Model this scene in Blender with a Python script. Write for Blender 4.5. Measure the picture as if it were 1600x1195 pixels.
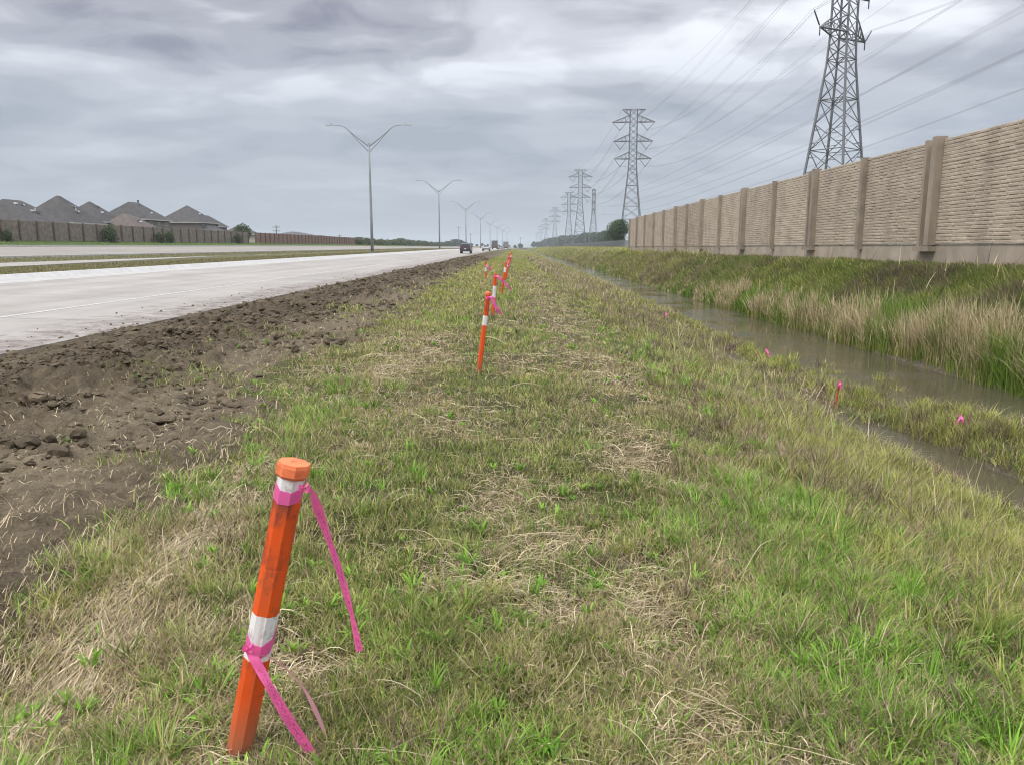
import bpy, math, random
import numpy as np
from mathutils import Vector, Matrix

R = math.radians
random.seed(7)
rng = np.random.default_rng(7)
SC = bpy.context.scene
COL = SC.collection
for o in list(bpy.data.objects):
    bpy.data.objects.remove(o)

# ---------------------------------------------------------------- camera
EYE = 1.5
PITCH = 9.95
YAW = 0.57
cam_d = bpy.data.cameras.new("camera")
cam = bpy.data.objects.new("camera", cam_d)
COL.objects.link(cam)
cam.location = (0, 0, EYE)
cam.rotation_euler = (R(90 - PITCH), 0, R(YAW))
cam_d.sensor_width = 36
cam_d.lens = 27.0
cam_d.clip_start = 0.05
cam_d.clip_end = 9000
SC.camera = cam

# ---------------------------------------------------------------- sky
SUN_EL, SUN_AZ = 54, -130           # azimuth from +Y towards +X
world = bpy.data.worlds.new("World")
SC.world = world
world.use_nodes = True
wn = world.node_tree
for n in list(wn.nodes):
    wn.nodes.remove(n)


def nd(t, typ, **kw):
    n = t.nodes.new(typ)
    for k, v in kw.items():
        setattr(n, k, v)
    return n


def math_n(t, op, a, b=None, c=None, clamp=False):
    n = nd(t, 'ShaderNodeMath', operation=op)
    n.use_clamp = clamp
    for i, v in enumerate((a, b, c)):
        if v is None:
            continue
        if hasattr(v, 'is_output') or isinstance(v, bpy.types.NodeSocket):
            t.links.new(v, n.inputs[i])
        else:
            n.inputs[i].default_value = v
    return n.outputs[0]


def ramp(t, fac, stops, interp='LINEAR'):
    n = nd(t, 'ShaderNodeValToRGB')
    n.color_ramp.interpolation = interp
    e = n.color_ramp.elements
    while len(e) < len(stops):
        e.new(0.5)
    for i, (p, c) in enumerate(stops):
        e[i].position = p
        e[i].color = (*c, 1) if len(c) == 3 else c
    t.links.new(fac, n.inputs[0])
    return n.outputs[0]


def mixc(t, fac, a, b, mode='MIX'):
    n = nd(t, 'ShaderNodeMix', data_type='RGBA', blend_type=mode)
    for s, v in ((n.inputs[0], fac), (n.inputs[6], a), (n.inputs[7], b)):
        if isinstance(v, bpy.types.NodeSocket):
            t.links.new(v, s)
        elif isinstance(v, (int, float)):
            s.default_value = v
        else:
            s.default_value = (*v, 1)
    return n.outputs[2]


sky = nd(wn, 'ShaderNodeTexSky', sky_type='NISHITA')
sky.sun_disc = False
sky.sun_elevation = R(SUN_EL)
sky.sun_rotation = R(SUN_AZ)
sky.air_density = 1.0
sky.dust_density = 3.0
tc = nd(wn, 'ShaderNodeTexCoord')
sep = nd(wn, 'ShaderNodeSeparateXYZ')
wn.links.new(tc.outputs['Generated'], sep.inputs[0])
zc = math_n(wn, 'MAXIMUM', sep.outputs[2], 0.0)
den = math_n(wn, 'ADD', zc, 0.15)
px = math_n(wn, 'DIVIDE', sep.outputs[0], den)
py = math_n(wn, 'DIVIDE', sep.outputs[1], den)
comb = nd(wn, 'ShaderNodeCombineXYZ')
wn.links.new(px, comb.inputs[0])
wn.links.new(py, comb.inputs[1])


def cloud_noise(scale, loc, sx, sy, detail, rough, dist=0.0, rot=0.0):
    m = nd(wn, 'ShaderNodeMapping')
    m.inputs['Location'].default_value = (*loc, 0)
    m.inputs['Rotation'].default_value = (0, 0, R(rot))
    m.inputs['Scale'].default_value = (sx, sy, 1)
    wn.links.new(comb.outputs[0], m.inputs[0])
    n = nd(wn, 'ShaderNodeTexNoise')
    n.inputs['Scale'].default_value = scale
    n.inputs['Detail'].default_value = detail
    n.inputs['Roughness'].default_value = rough
    n.inputs['Distortion'].default_value = dist
    wn.links.new(m.outputs[0], n.inputs[0])
    return n.outputs[0]


n1 = cloud_noise(1.05, (5.3, 2.1), 0.75, 1.2, 3, 0.5, 0.25, 12)
n2 = cloud_noise(3.4, (7.7, 2.0), 0.9, 1.0, 5, 0.52, 0.5, 10)
cl = math_n(wn, 'ADD', math_n(wn, 'MULTIPLY', n1, 0.68), math_n(wn, 'MULTIPLY', n2, 0.32))
ccol = ramp(wn, cl, [(0.38, (2.0, 2.08, 2.6)), (0.46, (3.25, 3.35, 3.85)), (0.53, (4.7, 4.85, 5.3)),
                     (0.63, (6.8, 7.0, 7.5))], 'EASE')
hz = ramp(wn, sep.outputs[2], [(0.0, (1, 1, 1)), (0.13, (0.72,) * 3), (0.26, (0, 0, 0))], 'EASE')
ccol = mixc(wn, hz, ccol, (3.2, 3.6, 4.15))
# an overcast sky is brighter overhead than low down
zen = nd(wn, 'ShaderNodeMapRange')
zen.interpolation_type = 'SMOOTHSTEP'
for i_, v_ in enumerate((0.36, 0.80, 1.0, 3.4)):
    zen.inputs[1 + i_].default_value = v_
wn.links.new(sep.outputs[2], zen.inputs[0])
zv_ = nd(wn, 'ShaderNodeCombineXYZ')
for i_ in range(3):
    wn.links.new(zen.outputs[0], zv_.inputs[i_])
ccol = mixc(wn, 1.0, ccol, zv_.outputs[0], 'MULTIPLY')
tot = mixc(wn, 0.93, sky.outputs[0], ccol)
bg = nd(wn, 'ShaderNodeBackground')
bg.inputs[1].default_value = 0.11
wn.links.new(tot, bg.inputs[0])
wo = nd(wn, 'ShaderNodeOutputWorld')
wn.links.new(bg.outputs[0], wo.inputs[0])
world.cycles.sampling_method = 'MANUAL'
world.cycles.sample_map_resolution = 512

sun_d = bpy.data.lights.new("sun", 'SUN')
sun_d.energy = 1.5
sun_d.angle = R(11)
sun_d.color = (1.0, 0.93, 0.83)
sun = bpy.data.objects.new("sun", sun_d)
COL.objects.link(sun)
el, az = R(SUN_EL), R(SUN_AZ)
sd = Vector((math.sin(az) * math.cos(el), math.cos(az) * math.cos(el), math.sin(el)))
sun.rotation_euler = (-sd).to_track_quat('-Z', 'Y').to_euler()
sun.location = (0, 0, 60)

SC.view_settings.view_transform = 'Standard'
SC.view_settings.look = 'None'
SC.view_settings.exposure = 0.42
SC.view_settings.gamma = 1
SC.cycles.use_denoising = True
SC.cycles.denoising_prefilter = 'ACCURATE'
SC.cycles.denoising_input_passes = 'RGB_ALBEDO_NORMAL'
SC.cycles.filter_width = 1.1
SC.cycles.max_bounces = 6
SC.cycles.diffuse_bounces = 3
SC.cycles.glossy_bounces = 2
SC.cycles.transparent_max_bounces = 8
SC.cycles.volume_bounces = 1


# ---------------------------------------------------------------- helpers
def prop(o, label=None, cat=None, group=None, kind=None):
    if label:
        o['label'] = label
    if cat:
        o['category'] = cat
    if group:
        o['group'] = group
    if kind:
        o['kind'] = kind
    return o


def empty(name, loc, label, cat, group=None, rz=0.0):
    o = bpy.data.objects.new(name, None)
    COL.objects.link(o)
    o.location = loc
    o.rotation_euler = (0, 0, rz)
    o.empty_display_size = 0.2
    return prop(o, label, cat, group)


def link(name, me, parent=None, loc=(0, 0, 0), rz=0.0):
    o = bpy.data.objects.new(name, me)
    COL.objects.link(o)
    o.location = loc
    o.rotation_euler = (0, 0, rz)
    if parent:
        o.parent = parent
    return o


def copy_tree(src, parent=None):
    c = src.copy()
    COL.objects.link(c)
    if parent:
        c.parent = parent
    for ch in src.children:
        copy_tree(ch, c)
    return c


class MB:
    """collects polygons; build() links one mesh object"""

    def __init__(s):
        s.v, s.f, s.sm = [], [], []

    def add(s, vs, fs, smooth=False):
        b = len(s.v)
        s.v += [tuple(p) for p in vs]
        s.f += [tuple(b + i for i in f) for f in fs]
        s.sm += [smooth] * len(fs)
        return s

    def box(s, c, d, rz=0.0, taper=1.0):
        hx, hy, hz_ = d[0] / 2, d[1] / 2, d[2] / 2
        vs = []
        ca, sa = math.cos(rz), math.sin(rz)
        for z, k in ((-hz_, 1), (hz_, taper)):
            for x, y in ((-hx, -hy), (hx, -hy), (hx, hy), (-hx, hy)):
                x2, y2 = x * k, y * k
                vs.append((c[0] + x2 * ca - y2 * sa, c[1] + x2 * sa + y2 * ca, c[2] + z))
        return s.add(vs, [(0, 3, 2, 1), (4, 5, 6, 7), (0, 1, 5, 4), (1, 2, 6, 5), (2, 3, 7, 6), (3, 0, 4, 7)])

    def tube(s, pts, rad, n=6, smooth=True, cap=True):
        pts = [Vector(p) for p in pts]
        if not isinstance(rad, (list, tuple)):
            rad = [rad] * len(pts)
        vs = []
        for i, p in enumerate(pts):
            a = pts[max(i - 1, 0)]
            b = pts[min(i + 1, len(pts) - 1)]
            t = (b - a).normalized()
            u = t.cross(Vector((0, 0, 1)))
            if u.length < 1e-3:
                u = t.cross(Vector((0, 1, 0)))
            u.normalize()
            w = t.cross(u)
            for k in range(n):
                an = 2 * math.pi * k / n
                vs.append(p + (u * math.cos(an) + w * math.sin(an)) * rad[i])
        fs = []
        for i in range(len(pts) - 1):
            for k in range(n):
                k2 = (k + 1) % n
                fs.append((i * n + k, i * n + k2, (i + 1) * n + k2, (i + 1) * n + k))
        s.add(vs, fs, smooth)
        if cap:
            b = len(s.v) - len(vs)
            s.f.append(tuple(b + k for k in range(n))[::-1])
            s.f.append(tuple(b + (len(pts) - 1) * n + k for k in range(n)))
            s.sm += [False, False]
        return s

    def build(s, name, mat, parent=None, loc=(0, 0, 0), rz=0.0):
        me = bpy.data.meshes.new(name)
        me.from_pydata(s.v, [], s.f)
        me.materials.append(mat)
        me.polygons.foreach_set('use_smooth', s.sm)
        me.update()
        return link(name, me, parent, loc, rz)


def np_mesh(name, V, loops, starts, totals, mat, color=None, smooth=False):
    me = bpy.data.meshes.new(name)
    me.vertices.add(len(V))
    me.vertices.foreach_set('co', np.ascontiguousarray(V, dtype=np.float32).ravel())
    me.loops.add(len(loops))
    me.loops.foreach_set('vertex_index', loops.astype(np.int32))
    me.polygons.add(len(starts))
    me.polygons.foreach_set('loop_start', starts.astype(np.int32))
    me.polygons.foreach_set('loop_total', totals.astype(np.int32))
    me.polygons.foreach_set('use_smooth', np.full(len(starts), smooth))
    me.materials.append(mat)
    me.update(calc_edges=True)
    if color is not None:
        at = me.attributes.new('tint', 'FLOAT_COLOR', 'POINT')
        c4 = np.ones((len(V), 4), np.float32)
        c4[:, :3] = color
        at.data.foreach_set('color', c4.ravel())
    return me


# ---- noise (value noise, numpy)
_P = rng.random((256, 256)).astype(np.float32)


def vnoise(x, y):
    xi = np.floor(x).astype(np.int64)
    yi = np.floor(y).astype(np.int64)
    fx, fy = x - xi, y - yi
    fx = fx * fx * (3 - 2 * fx)
    fy = fy * fy * (3 - 2 * fy)
    a = _P[xi & 255, yi & 255]
    b = _P[(xi + 1) & 255, yi & 255]
    c = _P[xi & 255, (yi + 1) & 255]
    d = _P[(xi + 1) & 255, (yi + 1) & 255]
    return (a * (1 - fx) + b * fx) * (1 - fy) + (c * (1 - fx) + d * fx) * fy


def fbm(x, y, f, octv=4, seed=0.0, gain=0.5):
    s, a, t = 0, 1.0, 0
    for i in range(octv):
        s = s + a * vnoise(x * f + 17.3 * i + seed, y * f - 9.1 * i + seed * 1.7)
        t += a
        a *= gain
        f *= 2.03
    return s / t                       # 0..1


def sstep(a, b, x):
    t = np.clip((x - a) / (b - a), 0, 1)
    return t * t * (3 - 2 * t)


# ---------------------------------------------------------------- terrain
ROAD_R, ROAD_L = -7.3, -18.2
WATER_Z = -0.80


def bend(y):
    return 2.2e-5 * np.clip(np.asarray(y, float) - 150, 0, 900) ** 2


def rise(y):
    return 0.003 * np.clip(np.asarray(y, float) - 10, 0, 190)


def road_z(x, y):          # carriageway surface
    xx = np.asarray(x, float) - bend(y)
    return 0.02 + (ROAD_R - xx) * 0.0265 + rise(y)


def far_road_z(x, y):
    xx = np.asarray(x, float) - bend(y)
    return 0.86 + (-29.3 - xx) * 0.04 + rise(y) * 0.6


PX = np.array([-3000, -120, -60, -50, -46.5, -44.6, -44.3, -29.0, -28.7, -25.5, -22.6, -18.78, -18.62, -7.4, -7.2, -6.4, -4.6, -3.6, -2.5, -1.5, 0, 1.2, 2.2, 3.2, 4.2,
               5.0, 5.6, 6.3, 7.3, 7.9, 8.3, 9.2, 10.6, 11.3, 12.0, 40, 3000])
PZ = np.array([2.6, 2.5, 2.3, 2.05, 1.66, 1.56, 1.36, 0.78, 0.85, 0.66, 0.55, 0.43, 0.10, -0.06, -0.01, 0.05, 0.10, 0.03, 0.0, 0.05, 0.0, -0.03, -0.2, -0.48, -0.67,
               -0.75, -0.86, -1.1, -1.1, -0.88, -0.55, 0.12, 0.78, 0.98, 1.05, 1.2, 1.4])


def height(x, y, fine=True):
    x = np.asarray(x, float)
    y = np.asarray(y, float)
    left = 1 - sstep(-6.0, 1.0, x)
    xx = x - bend(y) * left
    # wander of the ditch line
    w = (fbm(y * 0 + 3.3, y, 0.16, 3, 5.0) - 0.5) * 1.0 * sstep(2.0, 4.5, x) * (1 - sstep(8.5, 10.5, x))
    z = np.interp(xx + w, PX, PZ)
    far = np.where(x < -25, 0.6, 1.0)
    z = z + rise(y) * left * far
    # island between the two channels, left channel
    isl = np.exp(-((x - 5.55) / 0.62) ** 2) * (1 - sstep(9.4, 11.0, y)) * 0.28
    z = z + isl
    chan = np.exp(-((x - 4.55 + 0.05 * (y - 7)) / (0.42 + 0.06 * (1 - sstep(7.5, 9.5, y)))) ** 2) * (1 - sstep(8.8, 10.6, y)) * (0.16 + 0.34 * sstep(0.35, 0.6, fbm(x, y, 1.2, 3, 201.0)))
    rut = np.exp(-((x - 4.25) / 0.28) ** 2) * sstep(8.0, 9.5, y) * (1 - sstep(13.5, 17, y)) * 0.10
    z = z - chan - rut
    if fine:
        n = fbm(x, y, 1.1, 4, 2.0) - 0.5
        amp = 0.10 * sstep(-3.4, -2.6, x) + 0.02
        amp = np.where(x < ROAD_R - 0.2, 0.02, amp)
        z = z + n * amp
        # ditch banks rougher
        z = z + (fbm(x, y, 2.2, 4, 9.0) - 0.5) * 0.16 * sstep(2.2, 4.0, x) * (1 - sstep(10.5, 11.3, x))
        # churned soil
        d = dirt_mask(x, y)
        mound = np.exp(-((x + 5.0 + 0.5 * np.sin(y * 0.5)) / 0.9) ** 2)
        big = fbm(x, y, 1.7, 5, 4.0, 0.65) - 0.42
        bil = np.abs(fbm(x, y, 4.5, 4, 11.0, 0.6) - 0.5)
        z = z + d * (np.clip(big, -0.1, 1) * (0.08 + 0.28 * mound) + bil * (0.18 + 0.30 * mound)
                     + np.abs(fbm(x, y, 8.0, 3, 13.0) - 0.5) * (0.10 + 0.22 * mound) + (fbm(x, y, 14, 3, 3.0) - 0.5) * 0.07 + (fbm(x * 5.0, y * 0.9, 1.0, 3, 15.0) - 0.5) * 0.11)
    return z


def dirt_mask(x, y):
    e = np.interp(y, [2, 3.4, 5.2, 8.5, 13, 35, 60], [-1.9, -1.85, -2.05, -2.8, -2.6, -3.2, -3.4]) + (fbm(x, y, 0.9, 4, 21.0) - 0.5) * 0.9
    m = 1 - sstep(e - 0.30, e + 0.22, x + (fbm(x, y, 5.0, 3, 23.0) - 0.5) * 0.5)
    return m * sstep(ROAD_R - 0.05, ROAD_R + 0.35, x - bend(y))


p_, q_ = R(PITCH), R(YAW)
CR = np.array([math.cos(q_), math.sin(q_), 0])
CF = np.array([-math.sin(q_) * math.cos(p_), math.cos(q_) * math.cos(p_), -math.sin(p_)])
CU = np.cross(CR, CF)


def ray(u, v):
    return CR * (u - 800) + CU * (597.5 - v) + CF * 1200


def ground_px(u, v, z0=None):
    """where the line of sight through photo pixel (u, v) meets the ground"""
    d = ray(u, v)
    if z0 is not None:
        t = (z0 - EYE) / d[2]
        return np.array([0, 0, EYE]) + d * t
    z = 0.0
    for _ in range(14):
        t = (z - EYE) / min(d[2], -1e-3)
        p = np.array([0, 0, EYE]) + d * t
        z = 0.5 * z + 0.5 * float(height(p[0], p[1], False))
    return p


def patches(lst):
    out = []
    for u, v, ru, rv, s in lst:
        c = ground_px(u, v)
        a = ground_px(u + ru, v)
        b = ground_px(u, v - rv)
        out.append((c[0], c[1], abs(a[0] - c[0]) + 0.02, abs(b[1] - c[1]) + 0.02, s))
    return out


def field(pl, x, y, wob=0.5):
    s = np.zeros_like(np.asarray(x, float))
    wx = (fbm(x, y, 2.2, 3, 31.0) - 0.5) * wob
    wy = (fbm(x, y, 2.2, 3, 47.0) - 0.5) * wob
    for cx, cy, rx, ry, k in pl:
        sc = min(1.0, rx * 2)
        d = ((x + wx * sc - cx) / rx) ** 2 + ((y + wy * sc * 2 - cy) / ry) ** 2
        s = np.maximum(s, k * np.exp(-d * 0.9))
    return s


STRAW = patches([(985, 712, 55, 30, 1), (1120, 1150, 150, 80, 1), (1010, 935, 170, 50, 0.8), (850, 850, 120, 60, 0.7), (790, 785, 80, 40, 0.8),
                 (850, 975, 90, 50, 0.8), (1060, 1040, 110, 60, 0.8), (640, 560, 70, 40, 0.9), (90, 1110, 60, 70, .8),
                 (40, 1010, 90, 50, 0.7), (935, 570, 50, 30, 0.9), (880, 515, 40, 25, 0.9), (850, 470, 30, 18, 0.9), (835, 440, 20, 12, 0.8), (700, 650, 120, 25, 0.6),
                 (1130, 880, 60, 30, 0.9), (520, 700, 60, 20, 0.6), (370, 770, 60, 25, 0.6), (1260, 620, 110, 20, 0.8), (1050, 760, 50, 20, 0.8),
                 (640, 640, 60, 25, .8), (690, 560, 50, 20, .7), (560, 620, 50, 20, .6), (30, 1150, 60, 60, .8), (1170, 1000, 60, 30, .6), (720, 910, 60, 25, .6)])
LUSH = patches([(1230, 815, 110, 60, 1), (1440, 1080, 170, 110, 0.95), (1300, 940, 170, 70, 0.8), (1090, 850, 60, 40, 0.9), (400, 680, 70, 30, 0.6), (930, 885, 60, 35, 0.7),
                (240, 1165, 70, 40, 0.8), (750, 1150, 90, 40, 0.6), (1330, 1150, 160, 60, 0.8), (1000, 475, 60, 12, 0.9), (1090, 572, 60, 25, 1.0), (810, 465, 50, 8, 0.7),
                (480, 660, 60, 30, 0.7), (820, 520, 50, 15, 0.5), (660, 1000, 70, 50, 0.4), (1180, 610, 40, 20, 0.7), (330, 1060, 50, 50, .5), (1190, 440, 50, 18, 1.0)])
BROWNW = patches([(960, 440, 90, 25, 1), (1200, 665, 120, 50, 0.9), (1100, 555, 80, 25, 0.7), (1280, 720, 130, 50, 0.9), (1010, 530, 60, 25, 0.6), (1440, 830, 90, 30, 0.9),
                  (1540, 700, 100, 30, 0.7), (1000, 500, 60, 20, .7), (860, 415, 40, 14, 0.7), (430, 790, 40, 15, .4), (1160, 740, 60, 30, .7)])
YELLOWG = patches([(1420, 760, 150, 50, 1), (1560, 870, 100, 80, 1), (760, 430, 60, 20, 0.8), (1130, 740, 60, 40, .7), (620, 470, 60, 25, .8), (850, 620, 90, 40, 0.5)])


def strip_edge_masks(x, y):
    """dirt, straw, lush, brown, yellow fields at ground positions"""
    d = dirt_mask(x, y)
    st = field(STRAW, x, y)
    st = np.maximum(st, 0.6 * sstep(0.56, 0.74, fbm(x, y, 0.9, 4, 71.0)))
    win = np.exp(-((x + 2.15 - 0.25 * np.sin(y * 0.6)) / 0.4) ** 2) * 0.5
    st = np.maximum(st, np.exp(-((x + 1.38 + 0.07 * y) / 0.24) ** 2) * (1 - sstep(4.5, 7, y)) * 1.0)
    st = np.maximum(st, win * sstep(0.3, 0.6, fbm(x, y, 0.6, 3, 81.0)))
    pathm = np.exp(-((x - 0.95) / 0.4) ** 2) * sstep(8, 12, y) * 0.6
    st = np.maximum(st, pathm * sstep(0.35, 0.55, fbm(x, y, 0.9, 3, 85.0)))
    lu = field(LUSH, x, y)
    lu = np.maximum(lu, 0.6 * sstep(0.55, 0.75, fbm(x, y, 0.8, 4, 91.0)))
    br = field(BROWNW, x, y, 0.8)
    br = np.maximum(br, np.exp(-((x - 3.4) / 1.0) ** 2) * 0.8 * sstep(0.4, 0.6, fbm(x, y, 0.7, 3, 95.0)))
    ye = field(YELLOWG, x, y)
    return d, st, lu, br, ye


# ---------------------------------------------------------------- materials
def mat_new(name):
    m = bpy.data.materials.new(name)
    m.use_nodes = True
    t = m.node_tree
    b = t.nodes['Principled BSDF']
    return m, t, b


def mat(name, col, rough=0.7, metal=0.0, var=0.12, scale=6.0, bump=0.0, spec=0.4, tri=None):
    m, t, b = mat_new(name)
    tcn = nd(t, 'ShaderNodeTexCoord')
    n = nd(t, 'ShaderNodeTexNoise')
    n.inputs['Scale'].default_value = scale
    n.inputs['Detail'].default_value = 6
    t.links.new(tcn.outputs['Object'], n.inputs[0])
    lo = tuple(c * (1 - var) for c in col)
    hi = tuple(min(1, c * (1 + var)) for c in col)
    c = ramp(t, n.outputs[0], [(0.3, lo), (0.7, hi)])
    t.links.new(c, b.inputs['Base Color'])
    b.inputs['Roughness'].default_value = rough
    b.inputs['Metallic'].default_value = metal
    b.inputs['Specular IOR Level'].default_value = spec
    if bump:
        bp = nd(t, 'ShaderNodeBump')
        bp.inputs['Strength'].default_value = bump
        bp.inputs['Distance'].default_value = 0.02
        t.links.new(n.outputs[0], bp.inputs['Height'])
        t.links.new(bp.outputs[0], b.inputs['Normal'])
    return m


def mat_plant(name, trans=0.3, spec=0.25, rough=0.55):
    m, t, b = mat_new(name)
    at = nd(t, 'ShaderNodeAttribute', attribute_name='tint')
    b.inputs['Roughness'].default_value = rough
    b.inputs['Specular IOR Level'].default_value = spec
    t.links.new(at.outputs['Color'], b.inputs['Base Color'])
    tr = nd(t, 'ShaderNodeBsdfTranslucent')
    t.links.new(at.outputs['Color'], tr.inputs[0])
    mx = nd(t, 'ShaderNodeMixShader')
    mx.inputs[0].default_value = trans
    t.links.new(b.outputs[0], mx.inputs[1])
    t.links.new(tr.outputs[0], mx.inputs[2])
    t.links.new(mx.outputs[0], t.nodes['Material Output'].inputs[0])
    return m


M_GRASS = mat_plant('grass_blade', 0.3)
M_STRAW = mat_plant('dry_straw', 0.12, 0.3, 0.5)
M_REED = mat_plant('reed', 0.2, 0.2, 0.6)
M_LEAF = mat_plant('tree_leaf', 0.2, 0.3, 0.5)

# ground material (tint attribute + grain)
M_GROUND, t, b = mat_new('ground_soil')
at = nd(t, 'ShaderNodeAttribute', attribute_name='tint')
geo = nd(t, 'ShaderNodeNewGeometry')
na = nd(t, 'ShaderNodeTexNoise')
na.inputs['Scale'].default_value = 9
na.inputs['Detail'].default_value = 8
na.inputs['Roughness'].default_value = 0.65
nb = nd(t, 'ShaderNodeTexNoise')
nb.inputs['Scale'].default_value = 70
nb.inputs['Detail'].default_value = 5
t.links.new(geo.outputs['Position'], na.inputs[0])
t.links.new(geo.outputs['Position'], nb.inputs[0])
g1 = ramp(t, na.outputs[0], [(0.3, (0.62,) * 3), (0.7, (1.35,) * 3)])
g2 = ramp(t, nb.outputs[0], [(0.3, (0.75,) * 3), (0.72, (1.25,) * 3)])
c = mixc(t, 1.0, at.outputs['Color'], g1, 'MULTIPLY')
c = mixc(t, 1.0, c, g2, 'MULTIPLY')
t.links.new(c, b.inputs['Base Color'])
b.inputs['Roughness'].default_value = 0.85
b.inputs['Specular IOR Level'].default_value = 0.2
hsum = math_n(t, 'ADD', na.outputs[0], math_n(t, 'MULTIPLY', nb.outputs[0], 0.25))
bp = nd(t, 'ShaderNodeBump')
bp.inputs['Strength'].default_value = 1.0
bp.inputs['Distance'].default_value = 0.07
t.links.new(hsum, bp.inputs['Height'])
t.links.new(bp.outputs[0], b.inputs['Normal'])

M_CLOD = mat('soil_clod', (0.102, 0.079, 0.050), 0.85, var=0.45, scale=3, bump=0.8, spec=0.2)


def concrete_road(name, base, streak=0.5, joints=True):
    m, t, b = mat_new(name)
    geo = nd(t, 'ShaderNodeNewGeometry')
    mp = nd(t, 'ShaderNodeMapping')
    mp.inputs['Scale'].default_value = (1.0, 0.06, 1)
    t.links.new(geo.outputs['Position'], mp.inputs[0])
    n1 = nd(t, 'ShaderNodeTexNoise')
    n1.inputs['Scale'].default_value = 1.1
    n1.inputs['Detail'].default_value = 5
    t.links.new(mp.outputs[0], n1.inputs[0])
    n2 = nd(t, 'ShaderNodeTexNoise')
    n2.inputs['Scale'].default_value = 0.5
    n2.inputs['Detail'].default_value = 8
    n2.inputs['Roughness'].default_value = 0.7
    t.links.new(geo.outputs['Position'], n2.inputs[0])
    n3 = nd(t, 'ShaderNodeTexNoise')
    n3.inputs['Scale'].default_value = 40
    n3.inputs['Detail'].default_value = 4
    t.links.new(geo.outputs['Position'], n3.inputs[0])
    lo = tuple(x * 0.88 for x in base)
    hi = tuple(x * 1.10 for x in base)
    c1 = ramp(t, n1.outputs[0], [(0.35, lo), (0.65, hi)])
    c2 = ramp(t, n2.outputs[0], [(0.3, (0.82, 0.80, 0.78)), (0.7, (1.1, 1.1, 1.1))])
    c = mixc(t, 1.0, c1, c2, 'MULTIPLY')
    c = mixc(t, 1.0, c, ramp(t, n3.outputs[0], [(0.3, (0.9,) * 3), (0.7, (1.08,) * 3)]), 'MULTIPLY')
    # muddy tracking near the verge
    sepg = nd(t, 'ShaderNodeSeparateXYZ')
    t.links.new(geo.outputs['Position'], sepg.inputs[0])
    if joints:
        edge = math_n(t, 'SUBTRACT', sepg.outputs[0], -9.9)
        edge = math_n(t, 'DIVIDE', edge, 2.0, clamp=True)
        nm = nd(t, 'ShaderNodeTexNoise')
        nm.inputs['Scale'].default_value = 2.4
        nm.inputs['Detail'].default_value = 8
        nm.inputs['Roughness'].default_value = 0.72
        t.links.new(geo.outputs['Position'], nm.inputs[0])
        mud = math_n(t, 'ADD', nm.outputs[0], math_n(t, 'MULTIPLY', edge, 0.29))
        mud = math_n(t, 'MULTIPLY', math_n(t, 'SUBTRACT', mud, 0.68, clamp=True), 5.0, clamp=True)
        c = mixc(t, mud, c, (0.16, 0.125, 0.10))
        # transverse joints every 6 m
        j = math_n(t, 'MODULO', math_n(t, 'ADD', sepg.outputs[1], 600.9), 6.1)
        j = math_n(t, 'LESS_THAN', j, 0.05)
        c = mixc(t, math_n(t, 'MULTIPLY', j, 0.7), c, (0.10, 0.09, 0.08))
        # tyre tracks: darker polish in each lane
        tw = math_n(t, 'SINE', math_n(t, 'MULTIPLY', math_n(t, 'ADD', sepg.outputs[0], 10.0), 3.49))
        tw = math_n(t, 'MULTIPLY', math_n(t, 'ADD', tw, 1.0), 0.09)
        c = mixc(t, math_n(t, 'MULTIPLY', tw, n2.outputs[0]), c, (0.10, 0.09, 0.08))
        # longitudinal tie joint mid road
        k = math_n(t, 'ABSOLUTE', math_n(t, 'ADD', sepg.outputs[0], 14.0))
        k = math_n(t, 'LESS_THAN', k, 0.02)
        c = mixc(t, math_n(t, 'MULTIPLY', k, 0.35), c, (0.12, 0.11, 0.10))
    t.links.new(c, b.inputs['Base Color'])
    b.inputs['Roughness'].default_value = 0.75
    bp = nd(t, 'ShaderNodeBump')
    bp.inputs['Strength'].default_value = 0.25
    bp.inputs['Distance'].default_value = 0.01
    t.links.new(n3.outputs[0], bp.inputs['Height'])
    t.links.new(bp.outputs[0], b.inputs['Normal'])
    return m


M_ROAD = concrete_road('road_concrete', (0.345, 0.322, 0.288))
M_ROAD2 = concrete_road('far_road_concrete', (0.265, 0.24, 0.205), joints=False)
M_KERB = mat('kerb_concrete', (0.46, 0.45, 0.425), 0.8, var=0.12, scale=3)
M_LINE = mat('worn_line_paint', (0.45, 0.44, 0.41), 0.7, var=0.12, scale=3)

# ---------------------------------------------------------------- ground sheet
xs = np.concatenate([[-3000, -1500, -700, -350, -200, -130, -90, -70, -60, -55], np.arange(-51, -19, 0.8), np.arange(-19, -7.6, 0.4), np.arange(-7.5, -2.2, 0.04),
                     np.arange(-2.2, 1.6, 0.08), np.arange(1.6, 9.4, 0.075), np.arange(9.4, 14, 0.25), [15, 17, 20, 25, 32, 40, 60, 100, 200, 400, 900, 1800, 3000]])
ys = [-60.0, -30, -14, -7, -3.5, -1.5, 0]
y = 0.6
while y < 3500:
    ys.append(y)
    y += max(0.045, y * 0.0125) if y < 150 else y * 0.05
ys = np.array(ys)
GX, GY = np.meshgrid(xs, ys)
GZ = height(GX, GY)
nx, ny = len(xs), len(ys)
V = np.stack([GX.ravel(), GY.ravel(), GZ.ravel()], 1)
i = np.arange(nx * ny).reshape(ny, nx)
q = np.stack([i[:-1, :-1].ravel(), i[:-1, 1:].ravel(), i[1:, 1:].ravel(), i[1:, :-1].ravel()], 1)
fx, fy = GX.ravel(), GY.ravel()
d, st, lu, br, ye = strip_edge_masks(fx, fy)
C_SOIL = np.array([0.145, 0.112, 0.070])
C_SOILD = np.array([0.066, 0.051, 0.032])
C_MUD = np.array([0.215, 0.172, 0.110])
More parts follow.
